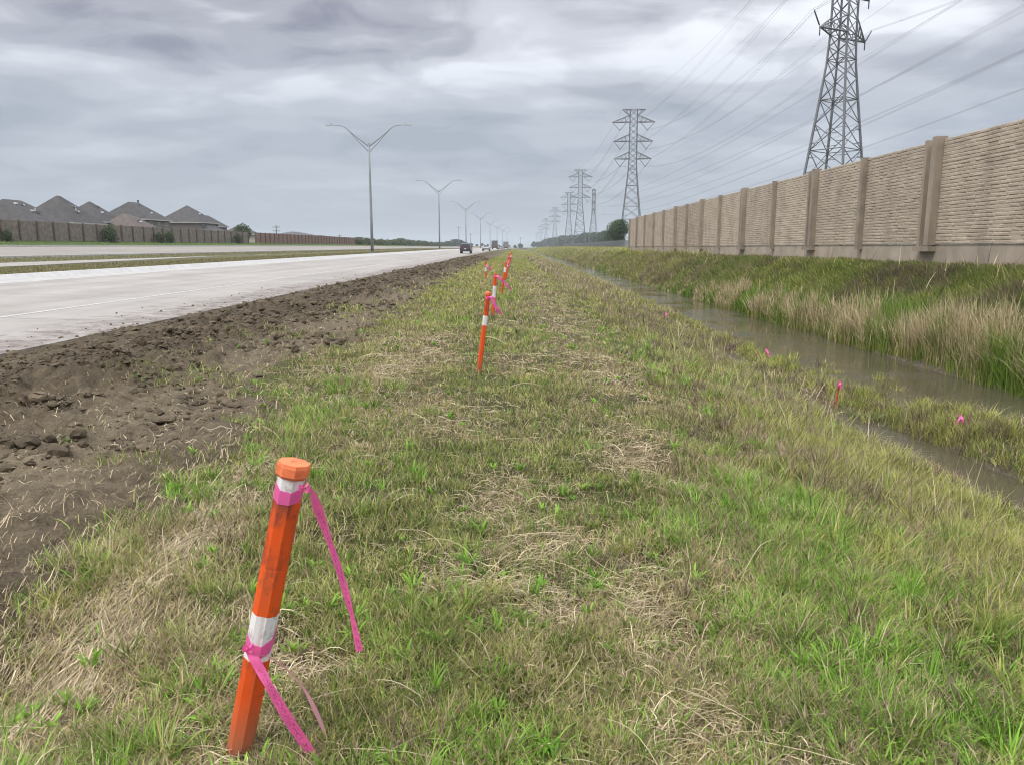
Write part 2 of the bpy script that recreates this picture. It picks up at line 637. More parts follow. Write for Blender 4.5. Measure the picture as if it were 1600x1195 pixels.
C_THATCH = np.array([0.26, 0.205, 0.115])
C_GREEN = np.array([0.10, 0.105, 0.038])
C_BANK = np.array([0.080, 0.085, 0.033])
colr = np.zeros((len(fx), 3))
ns = fbm(fx, fy, 1.3, 5, 55.0)[:, None]
soil = C_SOILD * (1 - ns) + C_SOIL * ns
flat = (np.exp(-((fx + 3.3) / 0.8) ** 2))[:, None]
soil = soil * (1 - 0.55 * flat) + C_MUD * 0.55 * flat
veg = C_GREEN * (1 - 0.6 * st[:, None]) + C_THATCH * 0.6 * st[:, None]
veg = veg * 0.6
colr = veg * (1 - d[:, None]) + soil * d[:, None]
rutc = np.exp(-((fx - 4.2) / 0.5) ** 2) * sstep(5, 7, fy) * (1 - sstep(15, 19, fy))
wet = np.maximum(sstep(4.0, 4.9, fx) * (1 - sstep(7.9, 8.3, fx)), rutc)[:, None]
colr = colr * (1 - wet) + np.array([0.13, 0.108, 0.078]) * wet
lm = (1 - sstep(-7.6, -7.2, fx))[:, None]
med = np.array([0.17, 0.145, 0.07]) * (1 - ns) + np.array([0.09, 0.11, 0.04]) * ns
colr = colr * (1 - lm) + med * lm
fg = ((fx < -44.5) & (fx > -60))[:, None]
colr = np.where(fg, np.array([0.07, 0.10, 0.03]), colr)
farm = sstep(90, 250, fy)[:, None] * (1 - lm)
colr = colr * (1 - farm) + np.array([0.13, 0.13, 0.055]) * farm
me = np_mesh('ground', V, q.ravel(), np.arange(len(q)) * 4, np.full(len(q), 4), M_GROUND, colr, True)
ground = prop(link('ground', me), kind='structure', label='grassy verge, churned soil strip and ditch banks')


# ---------------------------------------------------------------- roads
def strip_mesh(name, xl, xr, zf, m, y0=-60, y1=1500, dz=0.0, thick=0.0, kind='structure', yl=None, ntap=None):
    yy = list(np.arange(y0, 200, 8.0)) + list(np.arange(200, y1 + 1, 40.0))
    if y1 < 200:
        yy = list(np.linspace(y0, y1, 30))
    mb = MB()
    vs, fs = [], []
    for yv in yy:
        bx = float(bend(yv))
        xa, xb = (xl(yv) if callable(xl) else xl), (xr(yv) if callable(xr) else xr)
        for xv in (xa, xb):
            z = float(zf(xv + bx, yv)) + dz
            vs.append((xv + bx, yv, z))
            vs.append((xv + bx, yv, z - thick))
    for k in range(len(yy) - 1):
        a, c = k * 4, k * 4 + 4
        fs.append((a, a + 2, c + 2, c))
        if thick:
            fs += [(a, c, c + 1, a + 1), (a + 2, a + 3, c + 3, c + 2)]
    if thick:
        fs += [(0, 1, 3, 2), (len(vs) - 4, len(vs) - 2, len(vs) - 1, len(vs) - 3)]
    mb.add(vs, fs)
    o = mb.build(name, m)
    return prop(o, kind=kind)


strip_mesh('road', ROAD_L, ROAD_R, road_z, M_ROAD, thick=0.22)
M_GUTTER = mat('gutter_concrete', (0.41, 0.40, 0.37), 0.8, var=0.14, scale=2)
strip_mesh('road_gutter', ROAD_L + 0.002, ROAD_L + 1.2, road_z, M_GUTTER, dz=0.004)
def kerb_z(x, y):
    return road_z(x, y) + 0.15 * float(np.clip((ROAD_L - (x - float(bend(y)))) / 0.28, 0, 1))


strip_mesh('kerb', ROAD_L - 0.28, ROAD_L, kerb_z, M_KERB, dz=0.006, thick=0.2)
strip_mesh('kerb', ROAD_L - 0.55, ROAD_L - 0.28, kerb_z, M_KERB, dz=0.006, thick=0.2)
# lane paint: solid worn line
strip_mesh('lane_marking', -10.47, -10.34, road_z, M_LINE, dz=0.005)
strip_mesh('far_road', -44.3, -29.3, far_road_z, M_ROAD2, thick=0.2)
strip_mesh('far_kerb', -29.3, -29.12, far_road_z, M_KERB, dz=0.10, thick=0.3)
strip_mesh('far_kerb', -44.5, -44.3, far_road_z, M_KERB, dz=0.13, thick=0.3)


def med_z(x, y):
    return height(np.asarray(x, float), y, False)


strip_mesh('turn_lane', lambda yv: -25.4 + 0.0 * yv, lambda yv: -22.7 - 2.7 * max(0, (yv - 35)) / 45, med_z, M_ROAD, y0=-60, y1=80, dz=0.045, thick=0.25)

# ---------------------------------------------------------------- water
M_WATER, t, b = mat_new('murky_water')
b.inputs['Base Color'].default_value = (0.080, 0.070, 0.045, 1)
b.inputs['Roughness'].default_value = 0.04
b.inputs['IOR'].default_value = 1.33
b.inputs['Specular IOR Level'].default_value = 0.6
geo = nd(t, 'ShaderNodeNewGeometry')
mp = nd(t, 'ShaderNodeMapping')
mp.inputs['Rotation'].default_value = (0, 0, R(25))
mp.inputs['Scale'].default_value = (1.0, 2.2, 1)
t.links.new(geo.outputs['Position'], mp.inputs[0])
n1 = nd(t, 'ShaderNodeTexNoise')
n1.inputs['Scale'].default_value = 8
n1.inputs['Detail'].default_value = 4
t.links.new(mp.outputs[0], n1.inputs[0])
n2 = nd(t, 'ShaderNodeTexNoise')
n2.inputs['Scale'].default_value = 0.45
n2.inputs['Detail'].default_value = 2
t.links.new(geo.outputs['Position'], n2.inputs[0])
rp = ramp(t, n2.outputs[0], [(0.46, (0.04,) * 3), (0.60, (1,) * 3)])
bp = nd(t, 'ShaderNodeBump')
bp.inputs['Distance'].default_value = 0.03
t.links.new(math_n(t, 'MULTIPLY', rp, 0.95), bp.inputs['Strength'])
t.links.new(n1.outputs[0], bp.inputs['Height'])
t.links.new(bp.outputs[0], b.inputs['Normal'])
mb = MB()
mb.add([(3.6, -20, WATER_Z), (8.9, -20, WATER_Z), (8.9, 400, WATER_Z), (3.6, 400, WATER_Z)], [(0, 1, 2, 3)])
prop(mb.build('water', M_WATER), kind='structure')

# ---------------------------------------------------------------- sound wall
WX = 11.5
WZ0, WZ1 = 1.58, 4.40
M_STONE = mat('cast_stone_panel', (0.41, 0.345, 0.27), 0.85, var=0.14, scale=1.3, bump=0.5)
M_POST = mat('precast_post', (0.30, 0.25, 0.195), 0.8, var=0.16, scale=2.0, bump=0.2)
M_FOOT = mat('precast_base', (0.37, 0.315, 0.25), 0.85, var=0.18, scale=1.2, bump=0.25)
# rain streaks and panel-to-panel difference
for m_ in (M_STONE, M_FOOT, M_POST):
    t = m_.node_tree
    b = t.nodes['Principled BSDF']
    src = b.inputs['Base Color'].links[0].from_socket
    geo = nd(t, 'ShaderNodeNewGeometry')
    mp = nd(t, 'ShaderNodeMapping')
    mp.inputs['Scale'].default_value = (1, 0.55, 0.12)
    t.links.new(geo.outputs['Position'], mp.inputs[0])
    n = nd(t, 'ShaderNodeTexNoise')
    n.inputs['Scale'].default_value = 2.2
    n.inputs['Detail'].default_value = 6
    n.inputs['Roughness'].default_value = 0.65
    t.links.new(mp.outputs[0], n.inputs[0])
    oi = nd(t, 'ShaderNodeObjectInfo')
    k = math_n(t, 'MULTIPLY_ADD', oi.outputs['Random'], 0.16, 0.90)
    cc = nd(t, 'ShaderNodeCombineXYZ')
    for i_ in range(3):
        t.links.new(k, cc.inputs[i_])
    c = mixc(t, 1.0, src, ramp(t, n.outputs[0], [(0.30, (0.84, 0.83, 0.82)), (0.50, (1, 1, 1)), (0.72, (1.06, 1.05, 1.03))]), 'MULTIPLY')
    c = mixc(t, 1.0, c, cc.outputs[0], 'MULTIPLY')
    t.links.new(c, b.inputs['Base Color'])
pitch = 4.6


def stone_panel(mb, y0, y1, z0, z1, x, seed, rows_at=()):
    """ashlar face looking towards -X"""
    rr = random.Random(seed)
    ncr = 30
    hrow = (z1 - z0) / ncr
    # backing
    mb.box((x + 0.10, (y0 + y1) / 2, (z0 + z1) / 2), (0.12, y1 - y0, z1 - z0))
    xf = x + 0.035
    for r_ in range(ncr):
        zb, zt = z0 + r_ * hrow, z0 + (r_ + 1) * hrow
        yy = y0
        while yy < y1 - 0.02:
            w_ = rr.uniform(0.16, 0.45)
            ye_ = min(y1, yy + w_)
            if y1 - ye_ < 0.12:
                ye_ = y1
            pr = rr.uniform(0.0, 0.013)
            g = 0.003
            j = [rr.uniform(-0.005, 0.005) for _ in range(4)]
            a, c_, d_, e_ = yy + g, ye_ - g, zb + g, zt - g
            gx = 0.018
            if any(abs(r_ - q_r) < 0.5 for q_r in rows_at):
                e_ = zt - 0.020
            vs = [(xf + 0.005, a, d_), (xf + 0.005, c_, d_), (xf + 0.005, c_, e_), (xf + 0.005, a, e_),
                  (xf - pr + j[0], a + gx, d_ + gx), (xf - pr + j[1], c_ - gx, d_ + gx), (xf - pr + j[2], c_ - gx, e_ - gx), (xf - pr + j[3], a + gx, e_ - gx)]
            mb.add(vs, [(4, 7, 6, 5), (0, 4, 5, 1), (1, 5, 6, 2), (2, 6, 7, 3), (3, 7, 4, 0)])
            yy = ye_


wall = empty('sound_wall', (WX, 40, 1.1), 'long tan stone-faced panel wall with concrete posts on top of the right bank', 'wall')


def wp(mb, name, m):
    o = mb.build(name, m, wall)
    o.location = (-WX, -40, -1.1)
    return o


YS = [WX * k for k in (1.13, 1.53, 1.93, 2.307, 2.70, 3.10, 3.53, 3.93, 4.33, 4.70, 5.05, 5.45, 5.85, 6.27, 6.69, 7.12)]
double = {2, 4, 6, 8, 10}
for k, yc in enumerate(YS):
    mb = MB()
    last = k == len(YS) - 1
    if k in double:
        mb.box((WX - 0.02, yc - 0.27, (WZ0 + WZ1) / 2 + 0.03), (0.30, 0.24, WZ1 - WZ0 + 0.10))
        mb.box((WX + 0.03, yc + 0.33, (WZ0 + WZ1) / 2 + 0.0), (0.22, 0.14, WZ1 - WZ0 + 0.10))
        mb.box((WX - 0.0, yc + 0.02, WZ0 - 0.12), (0.32, 0.86, 0.14))
    else:
        mb.box((WX - 0.0, yc, (WZ0 + WZ1) / 2 - 0.06), (0.26, 0.20, WZ1 - WZ0 + 0.18))
    wp(mb, 'post', M_POST)
    if k in double:
        mb = MB()
        stone_panel(mb, yc - 0.138, yc + 0.258, WZ0 - 0.04, WZ1 - 0.02, WX + 0.03, 900 + k)
        wp(mb, 'stone_infill', M_STONE)
    if not last:
        ya = yc + (0.40 if k in double else 0.11)
        yb = YS[k + 1] - (0.40 if (k + 1) in double else 0.11)
        mb = MB()
        stone_panel(mb, ya, yb, WZ0, WZ1, WX, k, (22,) if k % 2 else (21, 10))
        wp(mb, 'stone_panel', M_STONE)
        mb = MB()
        mb.box((WX + 0.185, (yc + YS[k + 1]) / 2, WZ0 - 0.602), (0.24, YS[k + 1] - yc - 0.012, 1.196))
        wp(mb, 'footing', M_FOOT)


# ---------------------------------------------------------------- front stakes
def stake_mat(name, bands, dirt=0.6, length=1.0, base=(0.78, 0.095, 0.012), side=None):
    m, t, b = mat_new(name)
    tcn = nd(t, 'ShaderNodeTexCoord')
    sp = nd(t, 'ShaderNodeSeparateXYZ')
    t.links.new(tcn.outputs['Object'], sp.inputs[0])
    n = nd(t, 'ShaderNodeTexNoise')
    n.inputs['Scale'].default_value = 11
    n.inputs['Detail'].default_value = 7
    n.inputs['Roughness'].default_value = 0.7
    mp = nd(t, 'ShaderNodeMapping')
    mp.inputs['Scale'].default_value = (1, 1, 0.55)
    t.links.new(tcn.outputs['Object'], mp.inputs[0])
    t.links.new(mp.outputs[0], n.inputs[0])
    fade = ramp(t, n.outputs[0], [(0.35, tuple(x * 0.88 for x in base)), (0.7, (base[0] * 1.05, base[1] * 1.25, base[2] * 1.6))])
    c = fade
    wn_ = nd(t, 'ShaderNodeTexNoise')
    wn_.inputs['Scale'].default_value = 30
    t.links.new(tcn.outputs['Object'], wn_.inputs[0])
    zz = math_n(t, 'ADD', sp.outputs[2], math_n(t, 'MULTIPLY', math_n(t, 'SUBTRACT', wn_.outputs[0], 0.5), 0.006))
    for (a, e) in bands:
        k = math_n(t, 'MULTIPLY', math_n(t, 'GREATER_THAN', zz, a), math_n(t, 'LESS_THAN', zz, e))
        c = mixc(t, k, c, (0.74, 0.72, 0.70))
    # scuffs
    s = math_n(t, 'MULTIPLY', math_n(t, 'SUBTRACT', n.outputs[0], 0.545, clamp=True), 7.0, clamp=True)
    c = mixc(t, math_n(t, 'MULTIPLY', s, dirt), c, (0.085, 0.05, 0.035))
    # long weathered smears and fine grain
    sm_ = nd(t, 'ShaderNodeTexNoise')
    sm_.inputs['Scale'].default_value = 40
    sm_.inputs['Detail'].default_value = 5
    mp2 = nd(t, 'ShaderNodeMapping')
    mp2.inputs['Scale'].default_value = (1, 1, 0.09)
    t.links.new(tcn.outputs['Object'], mp2.inputs[0])
    t.links.new(mp2.outputs[0], sm_.inputs[0])
    s2 = math_n(t, 'MULTIPLY', math_n(t, 'SUBTRACT', sm_.outputs[0], 0.50, clamp=True), 4.5, clamp=True)
    c = mixc(t, math_n(t, 'MULTIPLY', s2, dirt * 0.6), c, (0.33, 0.10, 0.04))
    # mud near the bottom
    bm = ramp(t, sp.outputs[2], [(0.0, (1,) * 3), (0.20, (0,) * 3)])
    c = mixc(t, math_n(t, 'MULTIPLY', bm, 0.8), c, (0.25, 0.15, 0.085))
    if side:
        for (z0_, z1_) in side:
            k = math_n(t, 'MULTIPLY', math_n(t, 'GREATER_THAN', zz, z0_), math_n(t, 'LESS_THAN', zz, z1_))
            k2 = math_n(t, 'MULTIPLY', k, math_n(t, 'MULTIPLY', math_n(t, 'SUBTRACT', n.outputs[0], 0.46, clamp=True), 9.0, clamp=True))
            c = mixc(t, math_n(t, 'MULTIPLY', k2, 0.6), c, (0.14, 0.045, 0.03))
    t.links.new(c, b.inputs['Base Color'])
    b.inputs['Roughness'].default_value = 0.75
    b.inputs['Specular IOR Level'].default_value = 0.25
    bp = nd(t, 'ShaderNodeBump')
    bp.inputs['Strength'].default_value = 0.5
    bp.inputs['Distance'].default_value = 0.006
    t.links.new(n.outputs[0], bp.inputs['Height'])
    t.links.new(bp.outputs[0], b.inputs['Normal'])
    return m


def ribbon_mat(name, col, printed=False):
    m, t, b = mat_new(name)
    tcn = nd(t, 'ShaderNodeUVMap')
    sp = nd(t, 'ShaderNodeSeparateXYZ')
    t.links.new(tcn.outputs[0], sp.inputs[0])
    c = None
    n = nd(t, 'ShaderNodeTexNoise')
    n.inputs['Scale'].default_value = 9
    t.links.new(tcn.outputs[0], n.inputs[0])
    c = ramp(t, n.outputs[0], [(0.3, tuple(x * 0.85 for x in col)), (0.7, tuple(min(1, x * 1.08) for x in col))])
    if printed:
        # worn diagonal print along the tape: short dark marks in the middle third
        mpp = nd(t, 'ShaderNodeMapping')
        mpp.inputs['Scale'].default_value = (6.0, 55.0, 1)
        t.links.new(tcn.outputs[0], mpp.inputs[0])
        br_ = nd(t, 'ShaderNodeTexNoise')
        br_.inputs['Scale'].default_value = 1.0
        br_.inputs['Detail'].default_value = 2
        t.links.new(mpp.outputs[0], br_.inputs[0])
        mk = math_n(t, 'GREATER_THAN', br_.outputs[0], 0.55)
        band = math_n(t, 'LESS_THAN', math_n(t, 'ABSOLUTE', math_n(t, 'SUBTRACT', sp.outputs[0], 0.5)), 0.26)
        vv = math_n(t, 'GREATER_THAN', sp.outputs[1], 0.33)
        k = math_n(t, 'MULTIPLY', math_n(t, 'MULTIPLY', mk, band), vv)
        c = mixc(t, math_n(t, 'MULTIPLY', k, 0.5), c, (0.30, 0.03, 0.12))
    t.links.new(c, b.inputs['Base Color'])
    b.inputs['Roughness'].default_value = 0.4
    tr = nd(t, 'ShaderNodeBsdfTranslucent')
    t.links.new(c, tr.inputs[0])
    mx = nd(t, 'ShaderNodeMixShader')
    mx.inputs[0].default_value = 0.3
    t.links.new(b.outputs[0], mx.inputs[1])
    t.links.new(tr.outputs[0], mx.inputs[2])
    t.links.new(mx.outputs[0], t.nodes['Material Output'].inputs[0])
    return m


PINK = (0.95, 0.16, 0.42)
M_PINK = ribbon_mat('pink_tape', PINK, True)
M_PINK2 = ribbon_mat('pink_tape_plain', (0.95, 0.17, 0.46))
M_PALEPINK = ribbon_mat('faded_pink_tape', (0.80, 0.42, 0.46))


def ribbon(name, pts, width, m, parent, sides, twist=None, edge=0.0):
    """flat tape through pts; sides = direction(s) of its width"""
    P = [Vector(p) for p in pts]
    # Catmull resample
    out, sd_ = [], []
    n = len(P)
    S = [Vector(s_) for s_ in (sides if isinstance(sides, list) else [sides] * n)]
    W = width if isinstance(width, list) else [width] * n
    res = []
    for k in range(n - 1):
        p0, p1, p2, p3 = P[max(k - 1, 0)], P[k], P[k + 1], P[min(k + 2, n - 1)]
        for j in range(8):
            u = j / 8
            q = 0.5 * ((2 * p1) + (-p0 + p2) * u + (2 * p0 - 5 * p1 + 4 * p2 - p3) * u * u + (-p0 + 3 * p1 - 3 * p2 + p3) * u ** 3)
            res.append((q, S[k].lerp(S[k + 1], u).normalized(), W[k] * (1 - u) + W[k + 1] * u))
    res.append((P[-1], S[-1].normalized(), W[-1]))
    vs, fs, uv = [], [], []
    L = len(res)
    for k, (q, s_, w_) in enumerate(res):
        t_ = (res[min(k + 1, L - 1)][0] - res[max(k - 1, 0)][0]).normalized()
        nrm = t_.cross(s_).normalized()
        cup = nrm * (w_ * 0.12 * math.sin(k * 0.9))
        vs += [q - s_ * w_ / 2, q + cup, q + s_ * w_ / 2]
        uv += [(0, k / L), (0.5, k / L), (1, k / L)]
    for k in range(L - 1):
        a, c_ = k * 3, k * 3 + 3
        fs += [(a, a + 1, c_ + 1, c_), (a + 1, a + 2, c_ + 2, c_ + 1)]
    me = bpy.data.meshes.new(name)
    me.from_pydata([tuple(v) for v in vs], [], fs)
    ul = me.uv_layers.new(name='UVMap')
    for lp in me.loops:
        ul.data[lp.index].uv = uv[lp.vertex_index]
    me.polygons.foreach_set('use_smooth', [True] * len(fs))
    me.materials.append(m)
    return link(name, me, parent)


def poly_ring(n, r, z, ph=0.0):
    return [(r * math.cos(2 * math.pi * k / n + ph), r * math.sin(2 * math.pi * k / n + ph), z) for k in range(n)]


def ring_stack(mb, n, prof, ph=0.0, smooth=False):
    vs, fs = [], []
    for r_, z_ in prof:
        vs += poly_ring(n, r_, z_, ph)
    for k in range(len(prof) - 1):
        for j in range(n):
            j2 = (j + 1) % n
            fs.append((k * n + j, k * n + j2, (k + 1) * n + j2, (k + 1) * n + j))
    fs.append(tuple(range(n))[::-1])
    fs.append(tuple((len(prof) - 1) * n + j for j in range(n)))
    mb.add(vs, fs, smooth)


# the near stake: base and head located from the photograph
dB = ray(373, 1176)
pB = np.array([0, 0, EYE]) + dB * ((0.02 - EYE) / dB[2])
dT = ray(460, 722)
tT = (pB[1] + 0.03) / dT[1]
pT = np.array([0, 0, EYE]) + dT * tT
axis = Vector(pT - pB)
LEN = axis.length
quat = Vector((0, 0, 1)).rotation_difference(axis.normalized())
RS = 0.0385
st1 = empty('survey_stake', tuple(pB), 'large orange stake in front with octagonal cap, white bands and two pink ribbon knots', 'stake', 'orange survey stakes on the grass verge')
st1.rotation_mode = 'QUATERNION'
st1.rotation_quaternion = quat
M_ST1 = stake_mat('stake_orange', [(LEN - 0.088, LEN - 0.02), (0.315, 0.455)], 0.9, side=[(LEN - 0.31, LEN - 0.11), (0.20, 0.208), (0.24, 0.31)])
mb = MB()
ring_stack(mb, 8, [(RS * 0.97, -0.12), (RS, 0.1), (RS, 0.5), (RS * 1.02, LEN - 0.014)], R(22.5))
mb.build('shaft', M_ST1, st1)
mb = MB()
M_CAP = mat('stake_cap', (0.78, 0.20, 0.075), 0.6, var=0.2, scale=25, bump=0.3)
ring_stack(mb, 8, [(RS * 1.06, LEN - 0.042), (RS * 1.22, LEN - 0.034), (RS * 1.24, LEN - 0.01), (RS * 1.17, LEN + 0.001), (RS * 0.25, LEN + 0.003), (RS * 0.18, LEN - 0.001)], R(22.5))
mb.build('cap', M_CAP, st1)


def wrap(name, z0, h_, m, parent, r0, tilt=0.012):
    vs, fs = [], []
    n = 8
    for k in range(n + 1):
        a = 2 * math.pi * k / n + R(22.5)
        zc_ = z0 + tilt * math.sin(a)
        rr_ = r0 * (1.045 + 0.015 * math.sin(3 * a))
        hh = h_ * (1 + 0.12 * math.sin(2 * a + 1))
        vs += [(rr_ * math.cos(a), rr_ * math.sin(a), zc_ - hh / 2), (rr_ * 1.02 * math.cos(a), rr_ * 1.02 * math.sin(a), zc_ + hh / 2)]
    for k in range(n):
        fs.append((2 * k, 2 * k + 2, 2 * k + 3, 2 * k + 1))
    mb_ = MB()
    mb_.add(vs, fs)
    return mb_.build(name, m, parent)


wrap('ribbon_wrap', LEN - 0.077, 0.042, M_PINK2, st1, RS, 0.02)
wrap('ribbon_wrap', 0.375, 0.045, M_PINK2, st1, RS, 0.03)
Q = quat.to_matrix().transposed()


def loc_of(u, v, dy=0.0):
    """local point of the stake frame under a photo pixel at the stake's depth + dy"""
    dd = ray(u, v)
    tt = (pB[1] + dy) / dd[1]
    w_ = Vector(np.array([0, 0, EYE]) + dd * tt) - Vector(pB)
    return Q @ w_


cs = Q @ Vector((1, 0, 0.15))
r1 = ribbon('ribbon_tail', [loc_of(474, 760, -0.045), loc_of(486, 765, -0.04), loc_of(497, 795, 0.0), loc_of(514, 843, 0.05), loc_of(534, 903, 0.08), loc_of(550, 962, 0.09), loc_of(562, 1017, 0.09)],
            [0.016, 0.010, 0.028, 0.022, 0.019, 0.022, 0.020], M_PINK, st1, [cs, cs, Q @ Vector((1, .5, 0.2)), Q @ Vector((0.5, 1, 0.1)), Q @ Vector((1, .4, 0.3)), Q @ Vector((.8, -.7, 0.1)), Q @ Vector((1, .3, 0.3))])
r2 = ribbon('ribbon_tail', [loc_of(384, 1010, -0.05), loc_of(398, 1030, -0.06), loc_of(420, 1070, -0.07), loc_of(452, 1125, -0.05), loc_of(492, 1184, -0.02)],
            [0.012, 0.030, 0.022, 0.030, 0.040], M_PINK, st1, [cs, cs, Q @ Vector((.8, .8, 0.3)), Q @ Vector((1, .2, .3)), Q @ Vector((1, -.5, .5))])
r3 = ribbon('ribbon_tail', [loc_of(402, 1022, -0.05), loc_of(432, 1032, -0.02), loc_of(470, 1068, 0.03), loc_of(493, 1110, 0.05), loc_of(510, 1152, 0.07), loc_of(520, 1190, 0.08)],
            [0.006, 0.006, 0.007, 0.016, 0.008, 0.004], M_PALEPINK, st1, cs)
for (u_, v_, dy_) in ((475, 762, -.045), (388, 1012, -.05)):
    for sg in (-1, 1):
        ribbon('ribbon_knot', [loc_of(u_, v_, dy_), loc_of(u_ + 5 * sg, v_ - 5, dy_ - .012), loc_of(u_ + 7 * sg, v_ + 5, dy_ - .010), loc_of(u_, v_ + 3, dy_ - .004)], [0.008, 0.016, 0.014, 0.006], M_PINK2, st1, Q @ Vector((0.3, 1, .5 * sg)))
r3['label'] = 'thin faded pink ribbon tail'

# slimmer laths farther down the verge
GRP = 'orange survey stakes on the grass verge'


def lath(u, vb, vt, ut, wpx, label, bands, ribs, dark=(), cap=True, dist=None, name='survey_stake', group=GRP, base=(0.78, 0.095, 0.015)):
    if dist:
        dd = ray(u, vb)
        g = np.array([0, 0, EYE]) + dd * (dist / dd[1])
        g[2] = float(height(g[0], g[1]))
    else:
        g = ground_px(u, vb)
        g[2] = float(height(g[0], g[1])) - 0.01
    dd = ray(ut, vt)
    tp = np.array([0, 0, EYE]) + dd * (g[1] / dd[1])
    ax = Vector(tp - g)
    L_ = ax.length
    o = empty(name, tuple(g), label, 'stake', group)
    o.rotation_mode = 'QUATERNION'
    qd = Vector((0, 0, 1)).rotation_difference(ax.normalized())
    o.rotation_quaternion = qd
    Qi = qd.to_matrix().transposed()
    wv = wpx / 1218 * g[1]
    m = stake_mat('stake_paint', [(a * L_, e * L_) for a, e in bands], 0.35, side=[(a * L_, e * L_) for a, e in dark], base=base)
    mb_ = MB()
    hw = wv / 2
    ring_stack(mb_, 6, [(hw, -0.15), (hw, L_ * 0.5), (hw * 1.02, L_)], R(10))
    mb_.build('shaft', m, o)
    if cap:
        mb_ = MB()
        ring_stack(mb_, 8, [(hw * 1.1, L_ - 0.03), (hw * 1.3, L_ - 0.02), (hw * 1.3, L_ + 0.004), (hw * 1.1, L_ + 0.012)], R(10))
        mb_.build('cap', M_CAP, o)
    for (zf, pts, w_) in ribs:
        wrap('ribbon_wrap', zf * L_, 0.03, M_PINK2, o, hw * 1.02)
        P_ = [Vector((0, -hw * 1.2, zf * L_))]
        for (pu, pv, dy) in pts:
            d2 = ray(pu, pv)
            w3 = Vector(np.array([0, 0, EYE]) + d2 * ((g[1] + dy) / d2[1])) - Vector(g)
            P_.append(Qi @ w3)
        ws = [w_ * 0.6] + [w_] * (len(P_) - 2) + [w_ * 0.7]
        ribbon('ribbon_tail', P_, ws, M_PINK2, o, Qi @ Vector((1, 0, 0.4)))
    return o


lath(748, 583, 458, 763, 8, 'second orange stake down the verge, dark scuffed top and pink ribbon under its cap', [(0.60, 0.72)],
     [(0.95, [(768, 464, -0.1), (772, 475, -0.1), (778, 485, -0.08), (784, 492, 0)], 0.04)], dark=[(0.72, 0.93)])
lath(770, 497, 428, 774, 5.5, 'third orange stake down the verge, with a long white band at its middle', [(0.45, 0.72)], [(0.95, [(778, 432, -.1), (784, 438, -.1), (789, 443, 0)], 0.055)], cap=False)
lath(783, 462, 410, 791, 3.6, 'fourth orange stake down the verge, leaning, ribbon tied low', [(0.7, 0.85)], [(0.45, [(788, 442, -.1), (794, 448, -.1), (799, 454, 0)], 0.06)], cap=False)
lath(789.5, 440, 402, 795, 3.2, 'fifth orange stake down the verge in the leaning row', [(0.6, 0.75)], [(0.85, [(794, 412, -.1), (796, 418, 0)], 0.07)], cap=False)
lath(793, 424, 397, 796.5, 2.6, 'sixth orange stake down the verge in the leaning row', [(0.6, 0.75)], [(0.85, [(796.5, 403, -.1), (798, 406, 0)], 0.12)], cap=False)
lath(797, 413, 394, 799, 2.0, 'farthest orange stake at the end of the row', [(0.6, 0.75)], [], cap=False)
lath(759.5, 437, 409, 758.5, 2.6, 'thin orange stake left of the row with a ribbon blown sideways', [(0.45, 0.70)], [(0.8, [(763, 418, -.1), (767, 424, 0)], 0.09)], cap=False)
lath(771, 425, 409, 771, 1.3, 'thin plain orange lath left of the row, nearer of two', [], [], cap=False, name='survey_lath', group='plain laths', base=(0.75, 0.26, 0.06))
lath(781.5, 420, 408, 781.5, 1.3, 'thin plain orange lath left of the row, farther of two', [], [], cap=False, name='survey_lath', group='plain laths', base=(0.75, 0.26, 0.06))
# ditch stakes
G2 = 'pink flagged stakes along the ditch'
BR = (0.45, 0.07, 0.035)
lath(1305, 636, 596, 1312, 3.0, 'thin red stake with pink flag on the ditch shore', [], [(0.97, [(1313, 600, -.05), (1315, 607, -.05)], 0.035), (0.9, [(1310, 602, -.05), (1309, 607, 0)], 0.03)], cap=False, name='flagged_stake', group=G2, base=BR)
lath(1500, 672, 649, 1500, 2.0, 'short stake with split pink ribbon standing in the rippling shallows', [], [(0.98, [(1504, 654, -.05), (1506, 662, -.05)], 0.03), (0.95, [(1498, 656, -.05), (1494, 664, -.05)], 0.03)],
     cap=False, name='flagged_stake', group=G2, base=BR)
lath(1199, 566, 546, 1197, 2.0, 'short stake with one pink flag at the stream edge by the riffle', [], [(0.98, [(1200, 552, -.05), (1202, 558, -.05)], 0.045)], cap=False, name='flagged_stake', group=G2, base=BR)
lath(1040, 503, 489, 1040, 1.6, 'small far stake with pink flag among the brown weeds', [], [(0.98, [(1041, 493, -.05), (1041, 499, -.05)], 0.06)], cap=False, name='flagged_stake', group=G2, base=BR)

# ---------------------------------------------------------------- street lamps
M_GALV = mat('galvanised_pole', (0.26, 0.275, 0.27), 0.6, metal=0.1, var=0.1, scale=2)
M_LUM = mat('lamp_head_grey', (0.30, 0.31, 0.32), 0.5, metal=0.2, var=0.05)
M_LENS = mat('lamp_lens', (0.65, 0.66, 0.66), 0.2, var=0.03)
LAMP_H = 14.3


